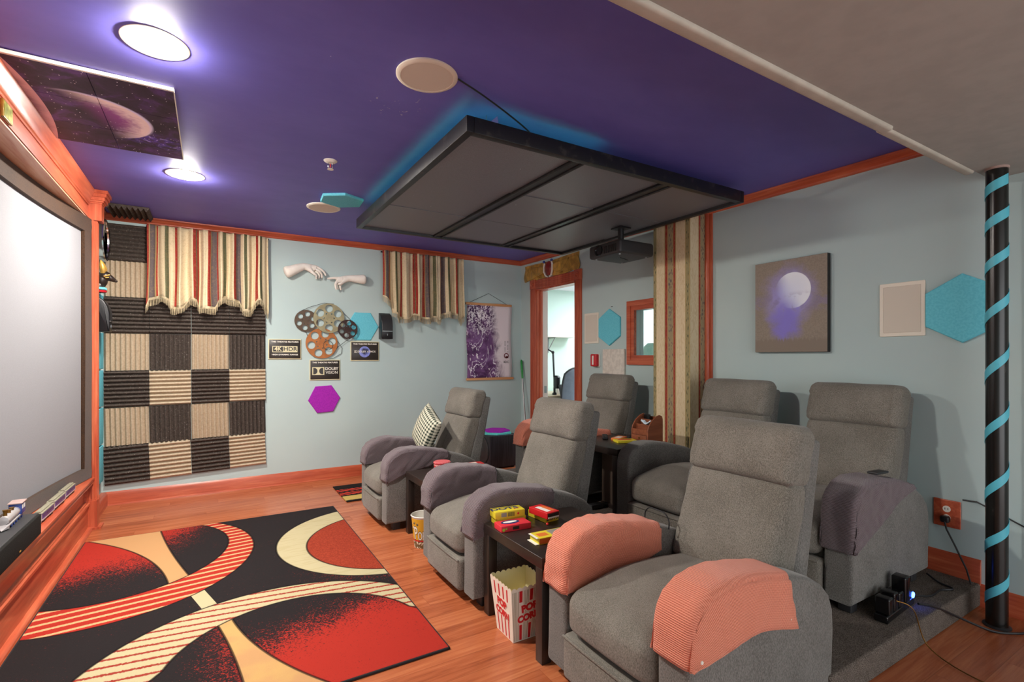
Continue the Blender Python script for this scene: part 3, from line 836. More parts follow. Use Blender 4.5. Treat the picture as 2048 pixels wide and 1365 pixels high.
h1 = zoomhem([(1072, 1020), (1110, 962), (1180, 940), (1232, 965), (1262, 1022), (1330, 1024), (1395, 955), (1440, 970), (1462, 1022), (1565, 1022), (1600, 968), (1650, 945), (1740, 975), (1775, 1040), (1830, 1036), (1890, 960), (1952, 1055)], .2734, 0, 350, -.492, .50, .055)
valance('curtain_valance', -.492, .50, 2.528, h1, 'striped fringed valance hanging over the charcoal foam tiles', 1, 9)
h2 = zoomhem([(895, 560), (945, 600), (960, 670), (1010, 702), (1050, 712), (1110, 682), (1150, 702), (1200, 712), (1240, 700), (1272, 716), (1290, 682), (1350, 668), (1405, 690), (1425, 722), (1458, 692)], .293, 500, 440, 1.66, 2.675, .055)
valance('curtain_valance', 1.665, 2.67, 2.53, h2, 'striped fringed valance between the plaster hands and the hanging scroll', 4, 8)
# ---------------------------------------------------------------- plaster hands
def skin(name, chains, mat, parent, X, sub=2, flat=1.0):
    """chains: list of [(x,y,z,r)...]; the first is the trunk, others start at an index of an existing vertex: ('at', idx)"""
    me = bpy.data.meshes.new(name); vs = []; es = []; rs = []
    for ch in chains:
        prev = None
        for p in ch:
            if p[0] == 'at': prev = p[1]; continue
            vs.append(p[:3]); rs.append(p[3]); i = len(vs) - 1
            if prev is not None: es.append((prev, i))
            prev = i
    me.from_pydata(vs, es, []); o = bpy.data.objects.new(name + '_tmp', me); COL.objects.link(o)
    o.modifiers.new('s', 'SKIN')
    for i, r in enumerate(rs):
        sv = me.skin_vertices[0].data[i]; sv.radius = (r, r * flat); sv.use_root = (i == 0)
    m = o.modifiers.new('b', 'SUBSURF'); m.levels = sub; m.render_levels = sub
    bpy.context.view_layer.update()
    me2 = bpy.data.meshes.new_from_object(o.evaluated_get(bpy.context.evaluated_depsgraph_get()))
    bpy.data.objects.remove(o)
    me2.name = name; me2.materials.clear(); me2.materials.append(mat)
    me2.polygons.foreach_set('use_smooth', [True] * len(me2.polygons))
    q = bpy.data.objects.new(name, me2); COL.objects.link(q)
    if parent: q.parent = parent
    q.matrix_local = X
    return q
def hz(pts, w=0.03):
    out = []
    for p in pts:
        if p[0] == 'at': out.append(p); continue
        x, y, r = p[:3]; a, z = bw(540 + x * .1172, 500 + y * .1172); out.append((a - 1.07, z - 2.16, (p[3] if len(p) > 3 else w), r * .00062))
    return out
HX = BM(1.07, 2.16, 0)
lh = [hz([(232, 400, 118, .05), (330, 372, 102, .05), (430, 335, 86, .05), (520, 300, 72, .048), (590, 282, 62, .046), (660, 295, 58, .045), (735, 310, 52, .045)]),
      hz([('at', 6), (790, 300, 30, .05), (862, 338, 24, .052), (920, 390, 20, .05), (952, 450, 16, .046)]),
      hz([('at', 6), (782, 340, 28, .062), (845, 385, 23, .068), (880, 440, 19, .064), (878, 492, 15, .054)]),
      hz([('at', 6), (768, 362, 26, .045), (820, 405, 21, .046), (842, 452, 17, .042), (830, 496, 14, .036)]),
      hz([('at', 5), (742, 384, 24, .034), (786, 428, 18, .032), (800, 470, 15, .03), (784, 505, 12, .028)]),
      hz([('at', 5), (690, 372, 30, .068), (738, 420, 23, .076), (786, 452, 18, .076), (770, 488, 14, .07)])]
tag(skin('plaster_hand', lh, M['plaster'], None, HX), 'white plaster forearm and drooping hand mounted on the wall beside the screen side valance', 'wall sculpture', 'plaster hands')
rh = [hz([(1640, 510, 100, .05), (1560, 508, 92, .05), (1470, 500, 78, .05), (1380, 492, 64, .048), (1320, 490, 60, .046), (1255, 500, 62, .046), (1190, 515, 52, .046)]),
      hz([('at', 6), (1140, 490, 30, .052), (1080, 486, 24, .054), (1025, 490, 20, .052), (968, 496, 15, .048)]),
      hz([('at', 6), (1135, 545, 28, .06), (1106, 592, 23, .066), (1110, 645, 19, .062), (1132, 690, 15, .052)]),
      hz([('at', 6), (1165, 565, 26, .042), (1140, 605, 21, .044), (1146, 648, 17, .042), (1165, 676, 14, .036)]),
      hz([('at', 5), (1218, 572, 26, .042), (1192, 618, 20, .046), (1194, 660, 16, .046), (1212, 694, 13, .04)]),
      hz([('at', 5), (1240, 560, 30, .072), (1205, 585, 24, .084), (1168, 592, 19, .086), (1140, 602, 15, .08)])]
tag(skin('plaster_hand', rh, M['plaster'], None, HX), 'white plaster forearm and pointing hand mounted next to the scroll side valance', 'wall sculpture', 'plaster hands')
# ---------------------------------------------------------------- film reel sculpture
t = thing('reel_sculpture', 'wall sculpture of four metal film reels in tan, orange and brown', 'wall sculpture', X=BM(1.09, 1.6, .0))
RC = [('beige reel', '#a39a78', 1.098, 1.742, .160, .040, .105, .030), ('copper orange reel', '#b5703a', 1.026, 1.47, .163, .040, .108, .018), ('bronze brown reel', '#5d4a3a', .87, 1.706, .116, .026, .074, .016), ('dark brown reel', '#3b2520', 1.293, 1.628, .105, .025, .068, .044)]
for lab, colr, x, z, r, hr, hp, w in RC:
    m = plain(lab + ' enamel', colr, .45, .35, .5, .12)
    a0 = {'beige reel': .52, 'copper orange reel': .2}.get(lab, .35)
    holes = [circ(hp * math.cos(a0 + i * PI / 3), hp * math.sin(a0 + i * PI / 3), hr, 24) for i in range(6)] + [circ(0, 0, r * .09, 16)]
    for i in range(6):
        a = a0 + PI / 6 + i * PI / 3; q = r * .33; s_ = r * .045
        holes.append([(q * math.cos(a) + s_ * dx, q * math.sin(a) + s_ * dy) for dx, dy in ((-1, -1), (1, -1), (1, 1), (-1, 1))])
    o = shape2d('reel', circ(0, 0, r, 64), holes, .006, m, t, T(x - 1.09, z - 1.6, w), .0012); o['label'] = lab
    b = MB(); b.lathe([(r * .30, -w + (.024 if w > .04 else .002)), (r * .30, -.003)], 28); b.lathe([(r * .09, .003), (r * .16, .003), (r * .16, .007), (r * .09, .007)], 20); b.obj('hub', m, o)
    b = MB(); b.lathe([(r * .985, -.004), (r * .985, .004), (r, .004), (r, -.004), (r * .985, -.004)], 64); b.obj('rim', m, o)
b = MB()
def wl(pts, w): b.tube([(x - 1.09, z - 1.6, w) for x, z in pts], .0025, 6)
wl([(.82, 1.81), (.92, 1.86), (1.05, 1.905), (1.15, 1.90)], .02); wl([(1.2, 1.86), (1.27, 1.79), (1.34, 1.72)], .02)
wl([(.78, 1.63), (.87, 1.585), (.9, 1.5), (.868, 1.44)], .012); wl([(1.375, 1.56), (1.28, 1.5), (1.19, 1.43), (1.14, 1.35)], .02)
wl([(1.09 + .05 * math.cos(k / 16 * 2 * PI), 1.45 + .05 * math.sin(k / 16 * 2 * PI)) for k in range(17)], .024)
wl([(1.19, 1.5), (1.24, 1.42), (1.23, 1.36), (1.15, 1.31), (1.1, 1.3)], .01)
b.obj('film_wire', M['graphite'], t)
# ---------------------------------------------------------------- felt hexagons, small speaker
def hexa(X, r, a0, mat, label, w=.02, sx=1):
    b = MB(); P_ = hexpts(r, a0); P1 = hexpts(r - .006, a0)
    n = 6; vs = [(x * sx, y, 0) for x, y in P_] + [(x * sx, y, w - .005) for x, y in P_] + [(x * sx, y, w) for x, y in P1]
    fs = [tuple(range(6))[::-1], tuple(range(12, 18))]
    for k in (0, 6): fs += [(k + i, k + (i + 1) % 6, k + 6 + (i + 1) % 6, k + 6 + i) for i in range(6)]
    b.add(vs, fs); return tag(b.obj('felt_hexagon', mat, X=X, sharp=20), label, 'acoustic panel', 'felt hexagon panels')
hexa(BM(1.465, 1.666, -.0008), .178, 0, M['hexblue'], 'light blue felt hexagon partly behind the film reels', .012)
hexa(BM(1.054, .868, -.0008) @ Matrix.Rotation(.06, 4, 'Z'), .165, 0, M['hexpurple'], 'magenta purple felt hexagon alone on the back wall', .018)
def satellite(X, label):
    t = thing('satellite_speaker', label, 'speaker', X=X, group='satellite speakers')
    prof = [(.0, .0), (.125, .0), (.13, .006), (.132, .085), (.130, .15), (.118, .205), (.095, .25), (.06, .28), (.02, .297), (0, .298)]
    A = axes((0, 0, 0), (0, 0, 1), (0, 1, 0), (-1, 0, 0))
    b = MB(); pr = [(w, v - .149) for w, v in prof]
    round_extrude(b, [(p[0], p[1]) for p in pr], -.064, .064, .01, 3)
    b.v = [(y, z, x) for x, y, z in b.v]
    b.obj('cabinet', M['blackplastic'], t, sharp=40)
    b = MB(); pr = [(.131, .092), (.1295, .15), (.1175, .205), (.0945, .249), (.055, .281)]
    b.grid(lambda u, v: (-.056 + .112 * u, 0, 0), 1, 1); b.v = []; b.f = []; b.mi = []; b.uv = {}
    vs = []; fs = []
    for p in pr:
        for k in range(9): u = -1 + k / 4; vs.append((.056 * u, p[1] - .149, p[0] + .0045 - .002 * u * u))
    for i in range(4):
        for k in range(8): fs.append((i * 9 + k, i * 9 + k + 1, (i + 1) * 9 + k + 1, (i + 1) * 9 + k))
    b.add(vs, fs); b.obj('grille', M['graphite'], t, sharp=60)
    b = MB(); b.box(-.057, .057, -.066, -.058, .12, .1335); b.obj('groove', M['chrome'], t)
    b = MB(); b.box(-.003, .003, -.112, -.09, .12, .1336); b.obj('badge', M['chrome'], t)
    return t
satellite(BM(1.709, 1.676, .0), 'black satellite speaker on the wall beside the blue hexagon')
satellite(LM(5.22, 1.676, .0), 'black curved satellite speaker beside the pilaster below the jackal head')
# ---------------------------------------------------------------- theatre plaques
M['cream'] = plain('cream plaque ink', '#d8cfa8', .5); M['plaque'] = plain('brown black plaque', '#2e2722', .35); M['ink'] = plain('white ink', '#ece8dc', .5)
def plaque(x0, x1, z0, z1, label):
    w, h = x1 - x0, z1 - z0
    t = thing('theatre_plaque', label, 'sign', X=BM((x0 + x1) / 2, (z0 + z1) / 2, -.0008), group='theatre plaques')
    b = MB(); b.soft(-w / 2, w / 2, -h / 2, h / 2, 0, .012, .002, 2); b.obj('border', M['cream'], t)
    b = MB(); b.soft(-w / 2 + .007, w / 2 - .007, -h / 2 + .008, h / 2 - .008, .006, .0135, .001, 1); b.obj('board', M['plaque'], t)
    text('lettering', 'THIS THEATRE FEATURES', .0205, M['ink'], t, T(0, h * .36, .0140), wide=1.12, bold=.0006)
    return t, w, h
t, w, h = plaque(.508, .821, 1.299, 1.509, 'dark plaque reading 4K HDR high dynamic range')
b = MB(); b.box(-.12, .12, -.032, .032, .0134, .0146); b.obj('logo_box', M['cream'], t)
b = MB(); b.box(-.113, -.02, -.025, .025, .0146, .0150); b.obj('logo_box', M['plaque'], t)
text('lettering', '4K', .058, M['cream'], t, T(-.067, .001, .0152), wide=1.0, bold=.0015); text('lettering', 'HDR', .056, M['plaque'], t, T(.05, .001, .0150), wide=1.15, bold=.001)
text('lettering', 'HIGH DYNAMIC RANGE', .0205, M['ink'], t, T(0, -.057, .0140), wide=1.12, bold=.0006)
def dd(t, x, z, s_, fg, bg, z0):
    b = MB(); b.box(x - s_ * .72, x + s_ * .72, z - s_ * .5, z + s_ * .5, z0, z0 + .001); b.obj('double_d_logo', fg, t)
    for sg in (-1, 1):
        D = [(x + sg * s_ * .60, z - s_ * .40), (x + sg * s_ * .60, z + s_ * .40)]
        D += [(x + sg * (s_ * .46 - s_ * .36 * math.cos(a)), z + s_ * .40 * math.sin(a)) for a in [PI / 2 - PI * i / 14 for i in range(15)]]
        b = MB(); b.prism(D, z0 + .001, z0 + .0014); b.obj('double_d_logo', bg, t)
t, w, h = plaque(.905, 1.218, 1.074, 1.293, 'dark plaque with a double D logo and the word VISION')
dd(t, -.07, -.012, .085, M['cream'], M['plaque'], .0135)
text('lettering', 'DOLBY', .043, M['ink'], t, T(.068, .012, .0140), wide=.98, bold=.0008); text('lettering', 'VISION', .043, M['ink'], t, T(.068, -.030, .0140), wide=.92)
t, w, h = plaque(1.331, 1.648, 1.280, 1.497, 'dark plaque with a blue glowing ring under the blue hexagon')
g = G('blue ring print', .4); c = g.coord(); x, y, z = g.xyz(c); d = ((x * x) + (y * y)).sqrt(); nn = g.noise(c, 26, 3)
rim = d.ss(.026, .052); g.color(g.mix(rim * .8 + nn.ss(.5, .65) * .3, '#232346', '#8f9ae8'))
b = MB(); b.lathe([(.0001, .0142), (.06, .0142), (.062, .0134)], 40, 0, T(-.005, -.008, 0)); o = b.obj('ring_picture', g.mat, t, X=None)
dd(t, -.103, -.006, .024, M['ink'], M['plaque'], .0146); text('lettering', 'DOLBY ATMOS', .029, M['ink'], t, T(.018, -.006, .0152), wide=1.0, bold=.0004)
# ---------------------------------------------------------------- hanging scroll
t = thing('hanging_scroll', 'hanging paper scroll with purple ink wash between wooden rods', 'wall scroll', X=BM(3.08, 1.52, .004))
for z, x0, x1 in ((.478, -.342, .33), (-.478, -.33, .36)):
    b = MB(); b.soft(x0, x1, z - .016, z + .016, 0, .02, .005, 3); b.obj('rod', M['oak'], t)
g = G('ink wash print', .8, 0, .2); c = g.coord(); x, y, z = g.xyz(c)
n = g.noise(c, 4.5, 5, .6, 1.2); n2 = g.noise(g.coord(scale=(1.5, .75, 1)), 3.4, 4, .55, 2.2); f = g.noise(c, 40, 3, .7, .5)
edge = (x + y * .12 + (n - .5) * .34).ss(.16, .02)
body = (edge * n2.ss(.34, .38)).min(1.0)
col = g.mix(body, '#e4d9de', g.ramp(n, [(.3, '#3d2446'), (.5, '#6f4a78'), (.68, '#8f6f9c')]))
col = g.mix(((n2 - .56).abs().ss(.018, .008) * edge) * .95, col, '#f2edf4')
up = y.ss(.02, .35) * edge; col = g.mix(up * f.ss(.5, .56), col, '#efeaf0'); col = g.mix(up * f.ss(.47, .42) * .6, col, '#2b2138')
g.color(col)
b = MB(); b.grid(lambda u, v: (-.325 + .65 * u + .006 * math.sin(v * 8), -.47 + .94 * v, .012 + .004 * math.sin(v * 6 + 1) + .003 * math.cos(u * 6)), 12, 24)
o = b.obj('paper', g.mat, t, sharp=180); o.modifiers.new('thick', 'SOLIDIFY').thickness = .001
b = MB(); b.tube([(-.29, .49, .01), (-.01, .622, .003), (.26, .49, .01)], .0025, 6); b.obj('cord', M['graphite'], t)
mk = plain('dark red seal ink', '#6b1f28', .6)
b = MB(); b.lathe([(.024, .0195), (.036, .0195), (.036, .0202), (.024, .0202), (.024, .0195)], 28, 0, T(.245, -.18, 0)); b.box(.235, .275, -.212, -.186, .0195, .0202); b.obj('seal', mk, t)
text('lettering', 'iO.C', .042, M['plaque'], t, T(.245, -.262, .0205))
b = MB()
for k in range(9):
    for xx in (.225, .268):
        if (k * 7 + int(xx * 100)) % 5: b.box(xx - .006, xx + .006, .01 - k * .017 - .005, .01 - k * .017, .0195, .0200); b.box(xx - .0015, xx + .0015, .01 - k * .017 - .009, .01 - k * .017 + .002, .0195, .0200)
b.obj('written_column', M['plaque'], t)
# ---------------------------------------------------------------- outlet, broom, subwoofer, small rug
def outlet(X, label, plug, wplate='wz'):
    t = thing('wall_outlet', label, 'outlet', X=X)
    b = MB(); b.soft(-.06, .06, -.075, .075, 0, .01, .004, 2); b.obj('cover_plate', M[wplate], t)
    for z in (.024, -.024):
        b = MB(); b.lathe([(.0001, .0125), (.017, .0125), (.0185, .009)], 24, 0, T(0, z, 0)); o = b.obj('socket', M['white'], t)
        if z > 0:
            b = MB(); b.box(-.008, -.005, z - .004, z + .007, .0124, .0129); b.box(.005, .008, z - .004, z + .007, .0124, .0129); b.obj('slot', M['blackplastic'], o)
    return t
outlet(BM(2.165, .455, .001), 'wooden outlet plate on the back wall behind the plaid cushion', True)
b = MB(); b.soft(-.05, .055, -.05, .05, 0, .055, .012, 3); o = b.obj('outlet_adapter', M['blackplastic'], X=BM(2.16, .385, .0135)); tag(o, 'black power adapter plugged in behind the plaid cushion', 'adapter')
t = thing('broom', 'broom with a green grip leaning in the corner by the doorway', 'broom', (3.42, 5.30, 0))
p0, p1, p2 = Vector((0, 0, .10)), Vector((.095, .26, 1.04)), Vector((.116, .322, 1.285))
b = MB(); b.tube([p0, p1], .0105, 10); b.obj('pole', M['steel'], t)
b = MB(); b.tube([p1, p1 + (p2 - p1) * .08, p1 + (p2 - p1) * .5, p1 + (p2 - p1) * .92, p2], [.012, .0145, .016, .0145, .008], 12); b.obj('grip', plain('green plastic grip', '#1e8a3c', .4), t)
b = MB(); b.soft(-.13, .13, -.025, .025, .05, .105, .01, 2); b.obj('head', M['graphite'], t)
b = MB()
for i in range(24): b.box(-.125 + i * .0108, -.125 + i * .0108 + .006, -.03, .03, 0, .055)
b.obj('bristles', M['graphite'], t)
t = thing('subwoofer', 'black subwoofer with a round driver in the corner by the doorway', 'subwoofer', (2.985, 5.33, 0))
b = MB(); b.soft(-.185, .185, -.19, .19, .012, .395, .012, 3); g = G('black wood grain vinyl', .45); c = g.coord(scale=(60, 60, 4)); n = g.noise(c, 1, 4); g.color(g.mix(n.ss(.35, .65), '#16151a', '#2c2a31')); b.obj('cabinet', g.mat, t)
b = MB(); b.lathe([(.165, 0), (.165, .008), (.155, .014), (.14, .01), (.06, -.004 + .012), (.0001, .02)], 40, 0, axes((-.185, 0, .205), (0, 1, 0), (0, 0, 1), (-1, 0, 0)) @ Matrix.Identity(4)); b.obj('driver', M['graphite'], t)
for sx in (-1, 1):
    for sy in (-1, 1):
        b = MB(); b.lathe([(.02, 0), (.02, .014)], 14, 0, T(sx * .15, sy * .15, 0)); b.obj('foot', M['blackplastic'], t)
hexa(T(2.985, 5.33, .396), .205, .1, M['hexteal'], 'teal felt hexagon lying flat on the black subwoofer', .02)
o = hexa(T(3.0, 5.34, .4165), .165, .35, M['hexpurple'], 'purple felt hexagon lying on the teal one over the subwoofer', .02)
# ---------------------------------------------------------------- left wall ornaments beside the pilaster
t = thing('wall_clock', 'round chrome rimmed wall clock beside the pilaster top', 'clock', X=LM(5.32, 2.295, 0))
b = MB(); b.lathe([(.16, 0), (.165, .03), (.172, .06), (.178, .082), (.17, .09), (.158, .084), (.156, .07)], 56); b.obj('rim', M['chrome'], t)
b = MB(); b.lathe([(.0001, .072), (.157, .072)], 48); b.obj('dial', plain('cream dial', '#d9d2bc', .5), t)
b = MB(); b.box(-.004, .004, -.01, .085, .074, .076); b.obj('hand', M['blackplastic'], t); b = MB(); b.box(-.055, .01, -.004, .004, .0765, .0785); b.obj('hand', M['blackplastic'], t)
b = MB()
for k in range(12):
    a = k * PI / 6; X = Matrix.Rotation(a, 4, 'Z'); b.box(-.003, .003, .12, .145, .073, .0745, 0, X)
b.obj('hour_mark', M['blackplastic'], t)
t = thing('jackal_head', 'dark jackal head wall ornament with gold trimmed ears', 'wall ornament', X=LM(5.22, 1.97, 0))
dk = plain('dark bronze resin', '#3a2f29', .35, .3, .5, .3)
b = MB()
b.ell((0, -.075, .055), (.036, .055, .034), 14); b.ell((0, -.02, .072), (.04, .06, .04), 14); b.ell((0, .012, .09), (.043, .043, .045), 14)
b.tube([(0, .012, .10), (0, -.004, .132), (0, -.02, .158)], [.034, .024, .014], 14); b.ell((0, -.022, .163), (.013, .011, .012), 10); b.soft(-.02, .02, -.12, .02, 0, .06, .01, 2)
b.obj('head', dk, t, sharp=80)
for s in (-1, 1):
    b = MB(); b.tube([(s * .022, .035, .082), (s * .03, .075, .082), (s * .036, .115, .075), (s * .037, .14, .07)], [.018, .022, .013, .002], 10); o = b.obj('ear', M['gold'], t)
b = MB()
for s in (-1, 1): b.tube([(s * .034, .022, .128), (s * .04, .016, .112), (s * .043, .006, .09)], .005, 6); b.tube([(s * .036, .002, .122), (s * .042, -.004, .10)], .004, 6)
b.obj('eye_line', M['gold'], t)
b = MB(); b.lathe([(.038, -.105), (.05, -.098), (.05, -.085), (.04, -.08)], 24, 0, axes((0, 0, .055), (1, 0, 0), (0, 0, -1), (0, 1, 0))); b.obj('collar', M['hexblue'], t)
b = MB(); b.lathe([(.034, -.124), (.048, -.12), (.052, -.108), (.04, -.103)], 24, 0, axes((0, 0, .055), (1, 0, 0), (0, 0, -1), (0, 1, 0))); b.obj('collar', M['red'], t)
b = MB(); b.soft(-.035, .035, -.06, .06, 0, .012, .003, 2); tag(b.obj('wall_jack', M['blackplastic'], X=LM(5.18, .20, .001)), 'small black wall plate low beside the stage pilaster', 'wall plate')
# ---------------------------------------------------------------- doorway and the lit office beyond
def rbox(mb, y0, y1, z0, z1, o0, o1, mi=0):
    mb.box(sof(y0), sof(y1), z0, z1, o0, o1, mi, axes(RW0, RD, (0, 0, 1), RN))
def rsoft(mb, y0, y1, z0, z1, o0, o1, r=.003):
    mb.soft(sof(y0), sof(y1), z0, z1, o0, o1, r, 2, X=axes(RW0, RD, (0, 0, 1), RN))
b = MB()
CW = .115
for ya, yb in ((DY0 + CW - .01, DY0 - .012), (DY1 + .012, DY1 - CW + .01)):
    rsoft(b, ya, yb, 0, DZ + .01, 0, .018)
    n = 5
    for k in range(n):
        a = ya + (yb - ya) * (k + .18) / n; c = ya + (yb - ya) * (k + .82) / n; rsoft(b, a, c, .12, DZ + .0, .016, .0235, .002)
    rsoft(b, ya + .004, yb - .004, DZ + .01, DZ + .125, 0, .027, .004)
    ym = (ya + yb) / 2; X = RM(ym, DZ + .067, .027); b.lathe([(.034, 0), (.034, .006), (.028, .009), (.022, .004), (.014, .004), (.008, .011), (.0001, .012)], 24, 0, X)
rsoft(b, DY0 - .012, DY1 + .012, DZ + .0, DZ + .115, 0, .018)
for k in range(5): rsoft(b, DY0 - .012, DY1 + .012, DZ + .006 + k * .0215, DZ + .006 + k * .0215 + .014, .016, .0235, .002)
tag(struct('door_1', b, M['wz'], sharp=25), 'fluted stained wood door casing with corner rosettes', 'doorway')
b = MB(); rbox(b, DY0, DY0 - .016, 0, DZ, -.125, .0); rbox(b, DY1 + .016, DY1, 0, DZ, -.125, .0); rbox(b, DY0, DY1, DZ - .016, DZ, -.125, 0)
rbox(b, DY0 - .016, DY0 - .028, 0, DZ - .016, -.085, -.05); 
tag(struct('trim_10', b, M['wz'], smooth=False), 'stained wood jamb lining inside the doorway', 'door jamb')
b = MB(); rsoft(b, DY0 + .80, DY0 - .012, .02, DZ - .02, -.172, -.132, .002)
tag(struct('door_2', b, plain('cream painted door', '#e2d6cc', .5)), 'cream painted office door swung fully open against the office wall', 'door')
b = MB(); rbox(b, DY0 - .016, DY0 - .020, 0, DZ - .016, -.168, -.062)
tag(struct('trim_13', b, plain('cream painted jamb', '#e2d6cc', .5), smooth=False), 'cream painted inner jamb strip of the doorway', 'door jamb')
# hinge
b = MB(); rbox(b, DY0 - .020, DY0 - .0225, .86, .95, -.150, -.115); 
tag(struct('trim_11', b, M['steel'], smooth=False), 'steel hinge leaf on the door jamb', 'hinge')
for nm_, bx_, lb_ in (('wall_office_back', (3.7, 8.2, 7.1, 7.2), 'pale mint office wall with the white shelf, seen through the doorway'), ('wall_office_right', (8.2, 8.3, .5, 7.2), 'pale mint office wall behind the glowing white panel'),
        ('wall_office_front', (3.66, 8.3, .4, .5), 'office wall out of view past the pass window'), ('wall_office_left', (3.72, 3.78, 6.2, 7.1), 'short office wall beside the doorway')):
    b = MB(); b.box(*bx_, 0, 2.5); tag(struct(nm_, b, M['office'], smooth=False), lb_, 'wall')
b = MB(); b.box(3.6, 8.3, .4, 7.2, 2.5, 2.6); tag(struct('ceiling_office', b, plain('white office ceiling', '#ece8ee', .8), smooth=False), 'white office ceiling beyond the doorway', 'ceiling')
b = MB(); b.box(3.62, 8.3, .4, 7.2, -.06, -.001); tag(struct('floor_office', b, plain('grey office carpet', '#8d8a86', .95), smooth=False), 'office floor beyond the doorway', 'floor')
def panel_lamp(x, y, s_, label, power):
    t = thing('ceiling_panel_light', label, 'ceiling light', (x, y, 2.49))
    b = MB(); b.soft(-s_, s_, -s_, s_, -.02, .008, .004, 2); b.obj('frame', M['white'], t)
    b = MB(); b.box(-s_ + .03, s_ - .03, -s_ + .03, s_ - .03, -.024, -.019); b.obj('diffuser', glow('office diffuser', '#f2f6ff', power), t)
panel_lamp(5.9, 5.9, .45, 'square office ceiling light beyond the doorway', OFFICE)
panel_lamp(6.0, 3.9, .45, 'square office ceiling light beyond the pass window', OFFICE)
t = thing('wall_shelf', 'white wall shelf on a bracket inside the office', 'shelf', (5.0, 7.1, 1.66))
b = MB(); b.soft(-.5, .46, -.25, -.002, 0, .022, .003, 2); b.obj('board', M['white'], t)
b = MB()
b.box(.0, .02, -.018, -.002, -.26, 0); b.box(.0, .02, -.22, 0, -.016, 0); b.tube([(.01, -.2, -.012), (.01, -.012, -.22)], .008, 6); b.obj('bracket', M['steel'], t)
t = thing('office_desk', 'office desk seen through the doorway', 'desk', (5.0, 6.56, 0))
b = MB(); b.soft(-.8, .7, -.4, .5, .70, .735, .005, 2); b.obj('desktop', plain('light desk laminate', '#b9a78c', .5), t)
for sx in (-.75, .62):
    b = MB(); b.box(sx, sx + .05, -.35, .45, 0, .70); b.obj('leg', M['graphite'], t)
# placed along sight lines through the doorway
def along(px, py, y): r = ray(px, py); s_ = y / r.y; return Vector((0, 0, 1.32)) + r * s_
q = along(1109, 700, 6.3)
t = thing('microphone_arm', 'black jointed microphone arm clamped to the office desk', 'microphone arm', (q.x, q.y, .736))
b = MB(); b.lathe([(.035, 0), (.035, .03), (.018, .04), (.018, .12)], 16); b.obj('clamp', M['blackplastic'], t)
b = MB(); e1 = Vector((-.03, 0, .66)); b.tube([(0, 0, .1), e1], .013, 8); b.tube([(.022, .01, .1), e1 + Vector((.022, .01, 0))], .006, 6); b.tube([e1, e1 + Vector((-.25, .05, .14))], .012, 8); b.ell(e1, (.025, .025, .025), 10); b.obj('arm', M['blackplastic'], t)
b = MB(); b.lathe([(.05, 0), (.055, .05), (.055, .17), (.03, .2)], 18, 0, T(.03, -.02, .1)); b.obj('microphone', M['blackplastic'], t)
q = along(1150, 800, 5.95)
t = thing('office_chair', 'grey mesh back office chair seen through the doorway', 'chair', (q.x, q.y, 0), .25)
mesh_m = plain('blue grey chair mesh', '#7d8590', .8, 0, .3, .05)
b = MB()
def cb(u, v):
    a = (u - .5) * 2; w = .27 * (1 - .18 * v * v) ; rx = max(-1, min(1, a * 1.0)); e = (1 - abs(a) ** 3.2) 
    return (w * a, .05 * a * a - .08 * (v - .4) ** 2, .52 + .64 * v * (1 if v < .7 else 1) - .09 * (abs(a) ** 2.5) * max(0, v - .4) / .6)
b.grid(cb, 16, 16); o = b.obj('backrest', mesh_m, t, sharp=180); o.modifiers.new('th', 'SOLIDIFY').thickness = .012
b = MB(); b.tube([Vector(cb(0, i / 10)) for i in range(11)] + [Vector(cb(i / 12, 1)) for i in range(1, 13)] + [Vector(cb(1, 1 - i / 10)) for i in range(1, 11)], .014, 8); b.obj('back_frame', M['graphite'], t)
b = MB(); b.soft(-.26, .26, -.5, .02, .43, .50, .03, 3); b.obj('seat', mesh_m, t)
b = MB(); b.tube([(0, -.22, .06), (0, -.22, .43)], .03, 12)
for k in range(5):
    a = k * 2 * PI / 5; b.tube([(0, -.22, .09), (.3 * math.cos(a), -.22 + .3 * math.sin(a), .06)], [.025, .014], 8); b.ell((.3 * math.cos(a), -.22 + .3 * math.sin(a), .03), (.03, .03, .03), 8)
b.obj('base', M['blackplastic'], t)
q = along(1119, 786, 6.42); b = MB(); b.soft(-.09, .09, -.05, .05, 0, .13, .006, 2); tag(b.obj('desk_box', M['white'], loc=(q.x, q.y, .736)), 'white box on the office desk beside the microphone arm', 'box')
q = along(1126, 790, 6.12); b = MB(); b.soft(-.05, .05, -.015, .015, 0, .17, .006, 2, X=Matrix.Rotation(-.3, 4, 'X') @ Matrix.Rotation(.2, 4, 'Z')); tag(b.obj('desk_phone', M['blackplastic'], loc=(q.x, q.y, .738)), 'black phone standing upright on the office desk', 'phone')
# ---------------------------------------------------------------- pass window with wooden frame
b = MB(); F_ = .088
def fr(p_out, p_in):
    X = axes(RW0, RD, (0, 0, 1), RN)
    for i in range(4):
        o0, o1 = p_out[i], p_out[(i + 1) % 4]; i0, i1 = p_in[i], p_in[(i + 1) % 4]
        m0 = ((o0[0] * .45 + i0[0] * .55), (o0[1] * .45 + i0[1] * .55)); m1 = ((o1[0] * .45 + i1[0] * .55), (o1[1] * .45 + i1[1] * .55))
        b.add([(*o0, 0), (*o1, 0), (*o1, .022), (*o0, .022), (*m0, .02), (*m1, .02), (*m0, .013), (*m1, .013), (*i0, .013), (*i1, .013), (*i0, -.02), (*i1, -.02)],
              [(0, 1, 2, 3), (3, 2, 5, 4), (4, 5, 7, 6), (6, 7, 9, 8), (8, 9, 11, 10)], 0, X)
so = [(sof(WY0 + F_), WZ0 - F_), (sof(WY1 - F_), WZ0 - F_), (sof(WY1 - F_), WZ1 + F_), (sof(WY0 + F_), WZ1 + F_)]
